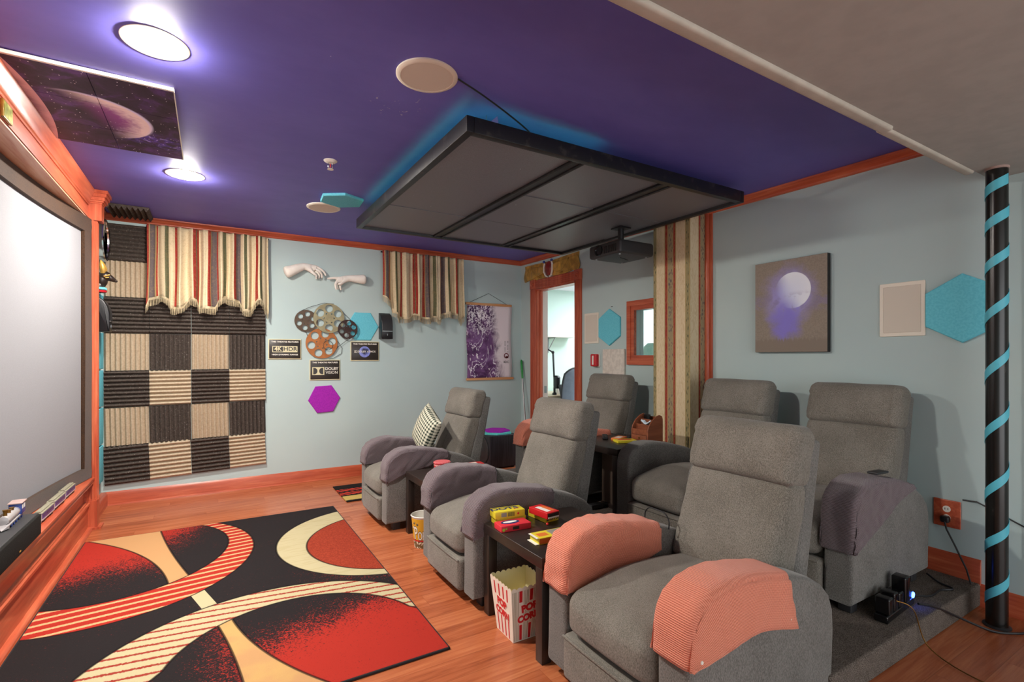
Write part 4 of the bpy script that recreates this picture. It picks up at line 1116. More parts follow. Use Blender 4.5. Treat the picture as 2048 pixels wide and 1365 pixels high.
si = [(sof(WY0 - .004), WZ0 + .004), (sof(WY1 + .004), WZ0 + .004), (sof(WY1 + .004), WZ1 - .004), (sof(WY0 - .004), WZ1 - .004)]
fr(so, si); tag(struct('window_1', b, M['wy'], sharp=20), 'wood framed pass window into the bright office', 'window')
b = MB(); rbox(b, WY0, WY1, WZ0, WZ1, -.075, -.070); tag(struct('window_1_pane', b, M['glass'], smooth=False), 'clear pane of the pass window', 'window pane')
b = MB(); b.soft(0, .04, -.7, .7, .75, 2.35, .01, 2); tag(b.obj('glow_panel', glow('glowing white panel', '#f4f7ff', 2.2), loc=(8.14, 6.0, 0)), 'bright glowing white panel added to whiten the view through the pass window', 'glowing panel')  # made-up emissive panel that brightens the view through the pass window
q = along(1306, 684, 3.95)
t = thing('green_dome', 'pale green rounded shade seen through the pass window', 'office object', (q.x, q.y, 1.0))  # rounded thing taken for a chair back, drawn as a dome on a stand
b = MB(); b.lathe([(.03, .24), (.07, .25), (.10, .30), (.112, .37), (.10, .44), (.06, .475), (.0001, .48)], 28); b.obj('dome', plain('pale green glass', '#a9cdb8', .3), t)
b = MB(); b.lathe([(.09, 0), (.09, .015), (.015, .03), (.015, .25)], 20); b.obj('stand', M['steel'], t)
b = MB(); b.soft(-.5, .9, -.35, .3, .96, .998, .004, 2); b.box(-.48, -.42, -.3, .25, 0, .96); b.box(.82, .88, -.3, .25, 0, .96); tag(b.obj('office_counter', M['white'], loc=(q.x + .05, q.y, 0)), 'white office counter under the pale green dome', 'counter')
# ---------------------------------------------------------------- things on the right wall
def relief():
    t = thing('winged_relief', 'gold winged sun disc relief above the doorway', 'wall relief', X=RM(4.985, 2.405, .001) )
    W_ = .55
    for s in (-1, 1):
        b = MB()
        outl = [(s * .06, -.1), (s * .30, -.105), (s * .44, -.09), (s * .51, -.05), (s * .555, .03), (s * .57, .105), (s * .30, .10), (s * .06, .09)]
        b.prism(outl if s > 0 else outl[::-1], 0, .016)
        for lay, (r0, r1, n, h, a0, a1) in enumerate(((.10, .60, 22, .020, -.28, .20), (.08, .42, 18, .028, -.34, .26), (.06, .24, 14, .036, -.44, .34))):
            for k in range(n):
                a = a0 + (a1 - a0) * k / (n - 1); e = 1 - .10 * abs(k / (n - 1) - .3)
                q0 = Vector((s * r0 * math.cos(a), .0 + r0 * math.sin(a) * 1.0, h)); q1 = Vector((s * r1 * e * math.cos(a * .62), r1 * e * math.sin(a * .62) - .0, h - .004))
                q1.y = max(-.108, min(.105, q1.y))
                b.tube([q0, q0.lerp(q1, .5), q0.lerp(q1, .93), q1], [.005, .0075, .008, .003], 6)
        for k in range(20):
            u = k / 19; b.ell((s * (.20 + .20 * u), -.085 + .15 * u * u, .03), (.006, .006, .006), 6)
        b.obj('wing', M['gold'], t, sharp=60)
    b = MB(); b.ell((0, 0, .03), (.072, .088, .03), 18); b.obj('sun_disc', M['darkred'], t)
    for s in (-1, 1):
        b = MB(); b.tube([(s * .02, -.105, .03), (s * .06, -.085, .034), (s * .088, -.03, .036), (s * .088, .03, .036), (s * .075, .07, .04)], [.008, .012, .015, .014, .01], 10); o = b.obj('cobra', M['plaster'], t)
        b = MB(); b.ell((s * .082, .088, .045), (.02, .016, .014), 10); b.obj('cobra_head', M['blue'], o)
relief()
def wallspk(y0, y1, z0, z1, label):
    t = thing('wall_speaker', label, 'speaker', X=RM((y0 + y1) / 2, (z0 + z1) / 2, 0), group='in wall speakers'); w, h = abs(y0 - y1) / 2, (z1 - z0) / 2
    b = MB(); b.soft(-w, w, -h, h, 0, .008, .006, 3); b.obj('frame', M['ivory'], t)
    b = MB(); b.soft(-w + .02, w - .02, -h + .022, h - .022, .004, .0105, .004, 2); b.obj('grille', M['ivoryg'], t)
wallspk(4.321, 4.084, 1.469, 1.80, 'ivory in-wall speaker beside the doorway')
wallspk(1.456, 1.226, 1.444, 1.764, 'ivory in-wall speaker between the moon picture and the spiral post')
hexa(RM(3.908, 1.63, .001), .190, PI / 2, M['hexblue'], 'light blue felt hexagon between the doorway speaker and the pass window', .02)
hexa(RM(1.060, 1.587, .001), .188, PI / 2, M['hexblue'], 'light blue felt hexagon half hidden behind the spiral post', .02)
t = thing('alarm_strobe', 'red fire alarm strobe on the wall beside the doorway', 'fire alarm', X=RM(4.118, 1.288, 0))
b = MB(); b.soft(-.055, .055, -.07, .07, 0, .012, .004, 2); b.obj('back_plate', M['white'], t)
b = MB(); b.soft(-.048, .048, -.066, .066, .01, .055, .012, 3); b.obj('housing', M['red'], t)
b = MB(); b.soft(-.012, .012, -.05, .05, .05, .062, .006, 3); b.obj('strobe_lens', M['white'], t)
b = MB(); b.soft(-.163, .163, -.20, .20, 0, .022, .004, 2); tag(b.obj('felt_board', M['oat'], X=RM(3.838, 1.203, .001)), 'oatmeal square felt board below the blue hexagon by the window', 'acoustic panel')
b = MB(); b.soft(-.011, .011, -.003, .003, 0, .004, .001, 2); tag(b.obj('wall_anchor', M['graphite'], X=RM(3.88, 1.842, 0)), 'tiny dark wall anchor above the blue hexagon', 'anchor')
# moon picture: a stretched canvas
t = thing('moon_canvas', 'grey canvas picture of a pale moon in purple haze', 'picture', X=RM(2.0, 1.683, .001)); w, h = .258, .327
g = G('moon print', .75, 0, .2); c = g.coord(); x, y, z = g.xyz(c)
mx, my = x - .025, y - .105; d = ((mx * mx) + (my * my)).sqrt(); n = g.noise(c, 9, 4, .6, .6); f = g.noise(c, 120, 2)
base = g.mix(f.ss(.3, .7), '#8d8276', '#998d80')
hx, hy = x + .0, y - .06; hd = ((hx * hx) + (hy * hy) * .8).sqrt(); col = g.mix((hd + (n - .5) * .16).ss(.24, .05) * .95, base, '#a79fe2')
lx, ly = x + .02, y + .12; ld = ((lx * lx) * 1.1 + (ly * ly) * .8).sqrt(); col = g.mix((ld + (n - .5) * .18).ss(.16, .04) * .9, col, '#8a7fd6')
moon = g.mix((mx * -1 - my * .6 + .0).ss(.10, -.05), '#c9d0f4', '#f2f6ff'); col = g.mix(d.ss(.128, .123) * (mx * 1.0 + my * .5).ss(-.13, .02), col, moon); col = g.mix(d.ss(.13, .02) * .5, col, '#dfe6ff')
cloud = (n.ss(.5, .62)) * ((y - .02).abs().ss(.09, .02)); col = g.mix(cloud * .5, col, '#8a80a8')
tre = (y + .235 + (g.noise(g.vec(x * 60, 0, 0), 1, 3) - .5) * .10).ss(.012, -.012); col = g.mix(tre * .95, col, '#887c70')
g.color(col); g.bump(f, .15, .001)
b = MB(); b.soft(-w, w, -h, h, 0, .036, .004, 2); b.obj('stretcher_frame', plain('black canvas edge', '#1b1917', .7), t)
b = MB(); b.box(-w + .002, w - .002, -h + .002, h - .002, .036, .0375); b.obj('print', g.mat, t)
# papered pilaster
CY0, CY1, CX = 3.104, 2.715, 3.317
b = MB(); ztop = 2.50
xw = rw(CY1)
b.add([(CX, CY0, 0), (CX, CY1, 0), (CX, CY1, ztop), (CX, CY0, ztop), (xw + .02, CY1, 0), (xw + .02, CY1, ztop), (xw + .02, CY0, 0), (xw + .02, CY0, ztop)],
      [(0, 1, 2, 3), (1, 4, 5, 2), (6, 0, 3, 7), (3, 2, 5, 7)], 0, None, [(0, 0), (.665, 0), (.665, ztop), (0, ztop), (1, 0), (1, ztop), (-.4, 0), (-.4, ztop)])
tag(struct('wall_pilaster', b, M['damask'], smooth=False), 'pilaster papered in cream, red and green stripes', 'pilaster')
b = MB(); b.tube([(xw - .012, CY1 - .012, .12), (xw - .012, CY1 - .012, 2.5)], .022, 12); rsoft(b, CY1 - .0, CY1 - .06, .12, 2.5, 0, .014, .004)
tag(struct('trim_12', b, M['wz']), 'slim wooden edge trim beside the striped pilaster', 'trim')
outlet(RM(1.128, .455, .001), 'wooden outlet plate low on the wall beside the spiral post', True)
t = thing('power_plug', 'black plug and cord hanging from the outlet by the post', 'power cord', X=RM(1.128, .43, .012))
b = MB(); b.soft(-.02, .02, -.022, .014, 0, .035, .01, 3); b.obj('plug', M['blackplastic'], t)
b = MB(); b.tube([(0, -.01, .03), (.015, -.05, .045), (.05, -.12, .05), (.10, -.24, .045), (.12, -.31, .05), (.115, -.40, .07), (.12, -.425, .10)], .0045, 8); b.obj('cord', M['blackplastic'], t)
# ---------------------------------------------------------------- spiral post
PX, PY, PR = 3.305, .872, .0418
t = thing('spiral_post', 'round black steel post wound with a blue ribbon', 'post', (PX, PY, 0)); t['kind'] = 'thing'
g = G('scuffed black gloss paint', .25); c = g.coord(); n = g.noise(g.coord(scale=(1, 1, .25)), 30, 4); g.color(g.mix(n.ss(.62, .8), '#12110f', '#4a463e'))
b = MB(); b.lathe([(PR, 0.01), (PR, 2.25)], 40); b.obj('pole', g.mat, t)
b = MB(); b.lathe([(PR + .012, 0), (PR + .012, .006), (PR, .01)], 24); b.obj('base_plate', M['graphite'], t)
b = MB(); b.lathe([(PR, 2.238), (PR + .004, 2.24), (PR + .004, 2.2495)], 24); b.obj('top_collar', plain('chipped plaster edge', '#a58d84', .8), t)
rb = plain('blue satin ribbon', '#55b9cd', .45)
# the ribbon rises to the right as seen from the room
TURNS = [.10, .354, .604, .90, 1.19, 1.473, 1.72, 1.925, 2.10, 2.24]
b = MB(); nt = int(8.45 * 48); wd = .05
def rp(i, k, r):
    u = i / 48; j = min(int(u), 8); z = TURNS[j] + (TURNS[j + 1] - TURNS[j]) * (u - j) + k * wd
    ph = u * 2 * PI + R(104.8)
    return (r * math.cos(ph), r * math.sin(ph), z)
vs = []; fs = []
for i in range(nt + 1):
    vs += [rp(i, 0, PR + .0005), rp(i, 0, PR + .0022), rp(i, 1, PR + .0022), rp(i, 1, PR + .0005)]
for i in range(nt):
    for k in range(4): fs.append((i * 4 + k, i * 4 + (k + 1) % 4, (i + 1) * 4 + (k + 1) % 4, (i + 1) * 4 + k))
b.add(vs, fs); b.obj('ribbon', rb, t)
# wall cable behind the post
t = MB(); t.tube([RM(1.06, .545, .006).translation, RM(1.0, .55, .012).translation, RM(.93, .52, .012).translation, RM(.82, .47, .01).translation, RM(.66, .45, .006).translation, RM(.3, .44, .006).translation], .004, 8)
tag(t.obj('wall_cable', M['graphite'], org=tuple(RM(1.0, .5).translation)), 'thin black cable clipped to the wall behind the spiral post', 'cable')
# ---------------------------------------------------------------- power strip and adapters beside the last recliner
t = thing('power_strip', 'black power strip with a glowing blue switch on the riser carpet', 'power strip', (2.76, 1.085, RZ + .001), R(4))
b = MB(); b.soft(-.17, .17, -.028, .028, 0, .035, .008, 3); b.obj('body', M['gloss'], t)
for k, (x, hgt, w) in enumerate(((-.13, .075, .05), (-.07, .085, .045), (-.005, .07, .05), (.075, .12, .06))):
    b = MB(); b.soft(x - w / 2, x + w / 2, -.03, .03, .034, .034 + hgt, .008, 3); b.obj('adapter', M['gloss'], t)
b = MB(); b.lathe([(.0001, .006), (.013, .005), (.015, 0)], 20, 0, axes((.145, -.026, .05), (1, 0, 0), (0, 0, 1), (0, -1, 0))); b.obj('switch', glow('blue power led', '#2f5bff', 9), t)
b = MB(); b.soft(.128, .162, -.024, .02, .03, .068, .006, 2); b.obj('switch_housing', M['gloss'], t)
def cable(name, pts, r, label, mat='blackplastic'):
    # smooth the path
    P_ = [Vector(p) for p in pts]; out = []
    for i in range(len(P_) - 1):
        a, b_, c, d = P_[max(0, i - 1)], P_[i], P_[i + 1], P_[min(len(P_) - 1, i + 2)]
        for k in range(8):
            u = k / 8; out.append(.5 * ((2 * b_) + (c - a) * u + (2 * a - 5 * b_ + 4 * c - d) * u * u + (3 * b_ - a - 3 * c + d) * u ** 3))
    out.append(P_[-1]); m = MB(); m.tube(out, r, 8); return tag(m.obj(name, M[mat], org=tuple(P_[0])), label, 'cable')
z = RZ + .006
cable('cable', [(2.96, 1.10, z + .02), (3.08, 1.06, z), (3.2, 1.06, z), (3.27, 1.03, z + .002), (3.30, 1.1, z + .003), (3.33, 1.16, z + .02)], .005, 'black cable running from the power strip along the carpet to the wall')
cable('cable', [(2.86, 1.03, z + .03), (2.95, 1.0, z + .006), (3.1, .95, .06), (3.2, .86, .01), (3.28, .79, .008), (3.38, .72, .008), (3.4, .4, .008)], .0055, 'thick black cord lying on the wood floor past the post base')
cable('thin_cable', [(2.66, 1.04, z + .09), (2.70, .99, z + .06), (2.74, .95, .03), (2.68, .78, .006), (2.72, .62, .005), (2.9, .4, .005)], .0025, 'thin brown cord trailing from the power strip over the riser edge', 'goldd')
# ---------------------------------------------------------------- on the ceiling
def disc_speaker(x, y, r, label):
    t = thing('ceiling_speaker', label, 'ceiling speaker', X=CM(x, y), group='round ceiling speakers')
    b = MB(); b.lathe([(r, 0), (r, .006), (r - .008, .011), (r * .86, .012), (r * .855, .009)], 56); b.obj('rim', M['ivory'], t)
    b = MB(); b.lathe([(r * .856, .004), (r * .854, .0095), (.0001, .012)], 56); b.obj('grille', M['ivoryg'], t)
disc_speaker(.829, 2.108, .136, 'large round ivory ceiling speaker nearest the camera')
disc_speaker(.822, 4.455, .135, 'round ivory ceiling speaker beside the ceiling hexagon, far from the camera')
hexa(CM(.905, 4.145, .001) @ Matrix.Rotation(.10, 4, 'Z'), .178, .5, M['hexblue'], 'light blue felt hexagon stuck to the ceiling beside the far round speaker', .02)
t = thing('fire_sprinkler', 'small chrome fire sprinkler with a red bulb on the ceiling', 'sprinkler', X=CM(.663, 3.365))
b = MB(); b.lathe([(.042, 0), (.042, .003), (.03, .012), (.016, .014)], 28); b.obj('escutcheon', M['white'], t)
b = MB()
for s in (-1, 1): b.tube([(s * .012, 0, .012), (s * .016, 0, .03), (s * .012, 0, .048), (0, 0, .054)], .0035, 6)
b.obj('yoke', M['chrome'], t)
b = MB(); b.ell((0, 0, .032), (.004, .004, .014), 8); b.obj('bulb', M['red'], t)
b = MB(); b.lathe([(.0001, .054), (.018, .054), (.02, .057), (.0001, .059)], 16); b.obj('deflector', M['white'], t)
# printed space tiles
def space_mat():
    g = G('space print', .55, 0, .3); c = g.coord(off=(-.47, 3.345, 0), scale=(1, -1, -1)); x, y, z = g.xyz(c)
    n = g.noise(c, 7, 5, .62, .6); n2 = g.noise(c, 22, 4, .6, 1)
    col = g.ramp(n, [(.3, '#241a2a'), (.52, '#382643'), (.68, '#5f3a82')])
    neb = (x * .2 + 0 - (y - 3.62)).abs().ss(.16, .0) * (x + .25).abs().ss(.26, .02)
    col = g.mix(neb * n2.ss(.42, .62), col, '#5c3fae'); col = g.mix(neb * n2.ss(.6, .68), col, '#c9b9ee')
    d, vc = g.voro(c, 44); r = g.xyz(vc)[0]; col = g.mix(d.lt(.12) * r.gt(.4), col, '#e9e2f2')
    px_, py_ = x + .545, y - 3.371; d2 = ((px_ * px_) + (py_ * py_)).sqrt()
    lit = (px_ * .9 - py_ * .75).ss(.04, .30) 
    pl = d2.ss(.272, .266) * (px_ * 1.0 - py_ * .35).ss(-.02, .20)
    col = g.mix(pl, col, g.mix((d2 + (n2 - .5) * .12).ss(.13, .25), '#a04f9c', '#ffe6e6'))
    rim = (d2 - .268).abs().ss(.014, .002) * lit; col = g.mix(rim * .8, col, '#e8ddff')
    qx, qy = x + 3.024, y - 3.363; d3 = ((qx * qx) + (qy * qy)).sqrt()
    p1 = d3.lt(2.318); col = g.mix(p1, col, g.mix((d3 + (n - .5) * .07).ss(2.24, 2.32), '#5f3159', '#e6bcc6'))
    g.color(col); return g.mat
M['space'] = space_mat()
t = thing('space_mural', 'mural of printed space tiles with a lit planet on the ceiling by the screen', 'ceiling mural', X=axes((-.47, 3.345, 2.585), (1, 0, 0), (0, -1, 0), (0, 0, -1)))
for i, (x0, x1) in enumerate(((-.80, -.4715), (-.4685, -.15))):
    for y0, y1 in ((2.862, 3.188), (3.191, 3.51), (3.513, 3.812)):
        b = MB(); b.box(x0 + .47, x1 + .47, 3.345 - y1, 3.345 - y0, 0, .006); b.obj('printed_tile', M['space'], t, smooth=False)
b = MB(); b.box(-.33, .322, .483, .497, -.008, .007); b.obj('white_edge', M['white'], t); b = MB(); b.box(.32, .324, -.467, .483, -.008, .007); b.obj('white_edge', M['white'], t)
# ---------------------------------------------------------------- suspended black cloud panel
QX0, QX1, QY0, QY1, QZ0, QZ1 = 1.066, 3.25, 2.192, 4.338, 2.42, 2.50
t = thing('ceiling_cloud', 'black framed ceiling panel of nine speckled tiles hung below the purple ceiling', 'ceiling panel', ((QX0 + QX1) / 2, (QY0 + QY1) / 2, QZ0))
O = ((QX0 + QX1) / 2, (QY0 + QY1) / 2, QZ0)
def cp(name, mb, mat): o = mb.obj(name, mat, t, org=O, sharp=30); o.location = (0, 0, 0); return o
fw = .042
for a in ((QX0, QX0 + fw, QY0, QY1), (QX1 - fw, QX1, QY0, QY1), (QX0 + fw, QX1 - fw, QY0, QY0 + fw), (QX0 + fw, QX1 - fw, QY1 - fw, QY1)):
    b = MB(); b.soft(*a, QZ0, QZ1, .003, 2); cp('rail', b, M['cloudframe'])
for x in (QX0 + (QX1 - QX0) / 3, QX0 + 2 * (QX1 - QX0) / 3):
    b = MB(); b.soft(x - .045, x + .045, QY0 + fw, QY1 - fw, QZ0 + .012, QZ0 + .04, .003, 2); b.soft(x - .045, x - .028, QY0 + fw, QY1 - fw, QZ0 + .004, QZ0 + .02, .002, 1); b.soft(x + .028, x + .045, QY0 + fw, QY1 - fw, QZ0 + .004, QZ0 + .02, .002, 1); cp('divider', b, M['cloudframe'])
xs = [QX0 + fw, QX0 + (QX1 - QX0) / 3 - .045, QX0 + (QX1 - QX0) / 3 + .045, QX0 + 2 * (QX1 - QX0) / 3 - .045, QX0 + 2 * (QX1 - QX0) / 3 + .045, QX1 - fw]
for i in range(3):
    for j in range(3):
        y0 = QY0 + fw + (QY1 - QY0 - 2 * fw) * j / 3; y1 = QY0 + fw + (QY1 - QY0 - 2 * fw) * (j + 1) / 3; dz = (.0, .006, .002)[(i + j) % 3]
        b = MB(); b.box(xs[2 * i] - .003, xs[2 * i + 1] + .003, y0 + .001, y1 - .001, QZ0 + .018 + dz, QZ0 + .034 + dz); cp('ceiling_tile', b, M['cloud'])
for (x, y) in ((QX0 + .16, QY0 + .10), (QX1 - .16, QY0 + .10), (QX0 + .16, QY1 - .10), (QX1 - .16, QY1 - .10)):
    b = MB(); b.tube([(x, y, QZ1 - .03), (x, y, cz(x, y))], .0015, 6); cp('hanger_wire', b, M['steel'])
b = MB(); b.add([(1.18, 2.215, 2.48), (1.26, 2.215, 2.48), (1.25, 2.215, 2.548), (1.18, 2.227, 2.48), (1.26, 2.227, 2.48), (1.25, 2.227, 2.548)], [(0, 1, 2), (3, 5, 4), (0, 3, 4, 1), (1, 4, 5, 2), (2, 5, 3, 0)]); cp('bracket', b, plain('blue grey bracket', '#7f86c4', .5))
LEDM = glow('cyan led tape', '#00ffc0', LED)
for a in ((QX0 + .05, QX0 + .06, QY0 + .08, QY1 - .2), (QX0 + .08, QX0 + .9, QY0 + .05, QY0 + .06), (QX1 - .3, QX1 - .29, QY1 - .8, QY1 - .1), (QX1 - 1.0, QX1 - .1, QY1 - .06, QY1 - .05)):
    b = MB(); b.box(*a, QZ1 - .02, QZ1 - .012); cp('led_strip', b, LEDM)
cable('speaker_wire', [(.955, 2.05, cz(.955, 2.05) - .006), (1.09, 2.08, 2.552), (1.25, 2.13, 2.530), (1.40, 2.19, 2.512), (1.52, 2.26, 2.503)], .004, 'thin dark wire drooping from the near round speaker to the black panel')
# ---------------------------------------------------------------- projector
t = thing('projector', 'black projector hanging under the ceiling panel in front of the doorway wall', 'projector', (3.03, 3.205, 2.172), R(0))
b = MB(); b.soft(-.195, .195, -.195, .195, 0, .112, .022, 3, (1, 1, 1)); b.obj('body', M['graphite'], t, sharp=40)
b = MB(); b.lathe([(.045, -.002), (.045, .012), (.036, .012), (.03, .004), (.0001, .006)], 28, 0, axes((-.195, .06, .056), (0, 1, 0), (0, 0, 1), (-1, 0, 0))); b.obj('lens', M['gloss'], t)
b = MB(); b.box(-.08, .08, -.08, .08, .112, .125); b.tube([(0, 0, .10), (0, 0, .262)], .025, 14)
b.box(-.06, .06, -.06, .06, .252, .262)
for sx in (-1, 1):
    b.tube([(sx * .02, 0, .124), (sx * .12, .10, .118)], .008, 6); b.tube([(sx * .02, 0, .124), (sx * .12, -.10, .118)], .008, 6)
b.obj('mount', M['blackplastic'], t)
b = MB()
for k in range(7): b.box(-.197, -.194, -.15 + k * .022, -.14 + k * .022, .02, .08)
b.obj('vent', M['gloss'], t)
for sx in (-1, 1):
    for sy in (-1, 1): b = MB(); b.lathe([(.009, -.006), (.009, .002)], 12, 0, T(sx * .15, sy * .145, 0)); b.obj('screw', M['steel'], t)
b = MB(); b.tube([(-.12, -.10, -.001), (-.04, -.03, -.003), (.1, .02, -.003), (.14, .06, -.001)], .003, 6); b.obj('cable', M['blackplastic'], t)
# ---------------------------------------------------------------- patterned rug
RX0, RX1, RY0, RY1 = -.762, .928, 2.075, 4.585
def rug_mat():
    cx, cy = (RX0 + RX1) / 2, (RY0 + RY1) / 2
    g = G('carved pile rug', .95, 0, .1); c = g.coord(off=(cx, cy, 0)); x, y, z = g.xyz(c)
    f = g.noise(c, 120, 4, .75); n = g.noise(c, 5, 3); fb = g.noise(c, 420, 2)
    def sd(a, b_, r): dx, dy = x - a, y - b_; return ((dx * dx) + (dy * dy)).sqrt() - r
    def sel(m, a, b_): return g.mix(m, b_, a)
    def sp(amount): return (amount * 1.15 - .08 + (f - .5) * 3.2 + (n - .5) * .5).ss(.35, .75)
    tt = x.ss(-.35, .05).max(y.ss(3.6, 4.0)); bi = sd(-.519, 3.983, .58) * (1 - tt) + sd(-.647, 4.104, .758) * tt
    t2 = x.ss(-.3, .15).max(y.ss(3.6, 4.0)); bo = sd(-.531, 3.874, .762) * (1 - t2) + sd(-.674, 3.984, .936) * t2
    a1 = sd(-2.156, 3.21, 1.968); tr = sd(9.244, 6.018, 9.67); co_, ci = sd(1.117, 3.683, .736), sd(1.158, 3.602, .595)
    du, dl = sd(.273, 2.28, .832), sd(.36, 2.369, .557).min(sd(.36, 2.1, .685)); wr, wl_ = sd(1.985, 3.2, 1.922), sd(-4.578, 1.853, 4.71)
    BK, RD_, CR, TN, DR = '#262223', '#a83026', '#bcb18c', '#c09365', '#8d3424'
    black = g.mix(sp((x - .2).ss(.1, .7) * (y - 3.15).abs().ss(.35, .05) * .42), BK, RD_)
    left = g.mix(sp((y - x * .15).ss(3.5, 4.45)), BK, RD_)
    mid = g.mix(sp((y * .6 - x * 1.2).ss(2.45, 3.2) * .8), BK, RD_)
    col = black
    strip = ((x + .04) * .966 + (y - 3.2) * .259).abs().lt(.036) * (x.abs()).lt(.3)
    col = g.mix(strip, col, CR)
    q = (y - x * .10)
    st = ((q / .072 + (f - .5) * .22).fract() - .5).abs()
    band = g.mix(st.lt(.16), RD_, '#d5a679')
    creamband = g.mix((((y + x * .14) / .062 + (f - .5) * .5).fract() - .5).abs().lt(.13), CR, '#97392f')
    low = sel(wr.lt(0), g.mix(sp((y * -1 + x * .3).ss(-2.80, -2.12)), BK, RD_), sel(wl_.lt(0), g.mix(sp((x + .1).ss(-.1, .3) * .55), BK, RD_), g.mix(n.ss(.4, .65), TN, '#c79f66')))
    cream2 = g.mix(((g.noise(g.vec(x * 4, y * 26, 0), 1.5, 2)).ss(.5, .62)) * .25, CR, '#a5946a')
    col = sel(co_.lt(0), cream2, col); col = sel(ci.lt(0), g.mix(f.ss(.3, .7), '#7c2b1e', '#a8452f'), col)
    col = sel(du.lt(0), creamband, col); col = sel(dl.lt(0), low, col)
    col = sel(bo.lt(0), band, col)
    inner = sel(a1.lt(0), left, sel(tr.gt(0), TN, mid)); col = sel(bi.lt(0), inner, col)
    ln = bi.abs().min(bo.abs())
    ln = ln.min((co_.abs()).max(bo * -1)).min((ci.abs()).max(bo * -1)).min(du.abs().max(bo * -1)).min(dl.abs().max(bo * -1))
    ln = ln.min(a1.abs().max(bi)).min(tr.abs().max(bi)).min(wr.abs().max(dl)).min(wl_.abs().max(dl))
    line = ln.ss(.008, .003)
    col = g.mix(line * .85, col, '#191516')
    g.color(col); g.bump(fb * .6 - line * 1.2, .7, .004); return g.mat
t = thing('area_rug', 'large red, black and cream rug with sweeping curves on the wood floor', 'rug', ((RX0 + RX1) / 2, (RY0 + RY1) / 2, 0))
hw, hh = (RX1 - RX0) / 2, (RY1 - RY0) / 2
b = MB(); b.soft(-hw + .006, hw - .006, -hh + .006, hh - .006, .001, .0125, .004, 2); b.obj('pile', rug_mat(), t)
b = MB()
for a in ((-hw, hw, -hh, -hh + .014), (-hw, hw, hh - .014, hh), (-hw, -hw + .014, -hh, hh), (hw - .014, hw, -hh, hh)): b.soft(*a, .001, .0115, .004, 2)
b.obj('binding', plain('black rug binding', '#17171b', .9), t)
t = thing('door_mat', 'small striped black, red and gold rug by the wall, half behind a recliner', 'rug', (1.50, 4.965, 0))
g = G('striped small rug', .95, 0, .1); c = g.coord(); x, y, z = g.xyz(c); f = g.noise(c, 150, 3)
base = g.ramp((y + .31) / .62 + (f - .5) * .03, [(0, '#1f1b1a'), (.06, '#b39a58'), (.30, '#1f1b1a'), (.36, '#b23a2c'), (.52, '#1f1b1a'), (.58, '#b23a2c'), (.72, '#1f1b1a')], True)
red = g.mix((((x + y * .6) / .05).fract()).lt(.35), base, '#1f1b1a'); g.color(g.mix((y).gt(-.1) * (y).lt(.14), base, red))
b = MB(); b.soft(-.44, .44, -.305, .305, .001, .011, .004, 2); b.obj('pile', g.mat, t)
# ---------------------------------------------------------------- candy, popcorn and gadgets
YEL, PNK, RDX, ORG = plain('yellow candy card', '#d9c832', .4), plain('pink red candy card', '#d6303f', .4), plain('bright red candy card', '#c81f24', .4), plain('orange candy card', '#d9752f', .4)
NVY, WHT, SIL = plain('navy print', '#1c2a66', .4), plain('white card', '#e6e2d8', .5), plain('grey barcode print', '#8d8a80', .5)
def candy(x, y, z, w, d, h, rz, m, label, txt=None, tm=None, extra=None):
    t = thing('candy_box', label, 'candy box', (x, y, z), R(rz), 'candy boxes on the side tables')
    b = MB(); b.soft(-w / 2, w / 2, -d / 2, d / 2, 0, h, .002, 2); b.obj('carton', m, t)
    if txt: text('lettering', txt[0], txt[1], tm or NVY, t, T(txt[2], txt[3], h + .0004), ext=.0004, bold=.0012, wide=1.2)
    if extra: extra(t, w, d, h)
    return t
def dots_x(t, w, d, h):
    b = MB(); b.box(-w * .30, -w * .12, -d / 2 - .0006, -d / 2, h * .22, h * .8); b.obj('barcode_patch', SIL, t)
    b = MB()
    for k in range(9): b.box(-w * .08 + k * .0042, -w * .08 + k * .0042 + .0022, -d / 2 - .0008, -d / 2, h * .22, h * .8)
    b.obj('barcode_bars', M['graphite'], t)
    b = MB(); b.ell((w * .27, -d / 2, h * .5), (.006, .0012, .006), 8); b.ell((w * .2, -d * .22, h), (.006, .006, .0012), 8); b.ell((w * .33, -d * .1, h), (.006, .006, .0012), 8); b.obj('candy_print', RDX, t)
candy(1.335, 2.247, .4602, .165, .076, .034, -5, YEL, 'yellow candy box at the bottom of the two box stack', extra=lambda t, w, d, h: None)
candy(1.325, 2.243, .4945, .165, .078, .036, -8, YEL, 'yellow candy box with navy lettering on top of the two box stack', ('DOTS', .048, -.015, .006), NVY, dots_x)
def pink_x(t, w, d, h):
    b = MB(); b.lathe([(.0001, h + .0006), (.05, h + .0006), (.05, h)], 32, 0, Matrix.Translation((-.012, .006, 0)) @ Matrix.Diagonal((1, .52, 1, 1))); b.obj('logo_oval', NVY, t)
    b = MB(); b.lathe([(.0001, h + .001), (.038, h + .001), (.038, h)], 28, 0, Matrix.Translation((-.012, .008, 0)) @ Matrix.Diagonal((1, .34, 1, 1))); b.obj('logo_oval', WHT, t)
    b = MB(); b.box(-.02, .015, -d / 2 - .0006, -d / 2, h * .25, h * .75); b.obj('label_patch', M['plaque'], t)
    b = MB(); b.ell((-w * .42, -d / 2, h * .4), (.008, .0012, .008), 8); b.ell((-w * .33, -d / 2, h * .55), (.005, .0012, .005), 8); b.obj('candy_print', plain('lime print', '#9fc43a', .4), t)
candy(1.303, 2.153, .4602, .165, .086, .030, -5, PNK, 'pink red candy box with a blue oval in front of the yellow stack', extra=pink_x)
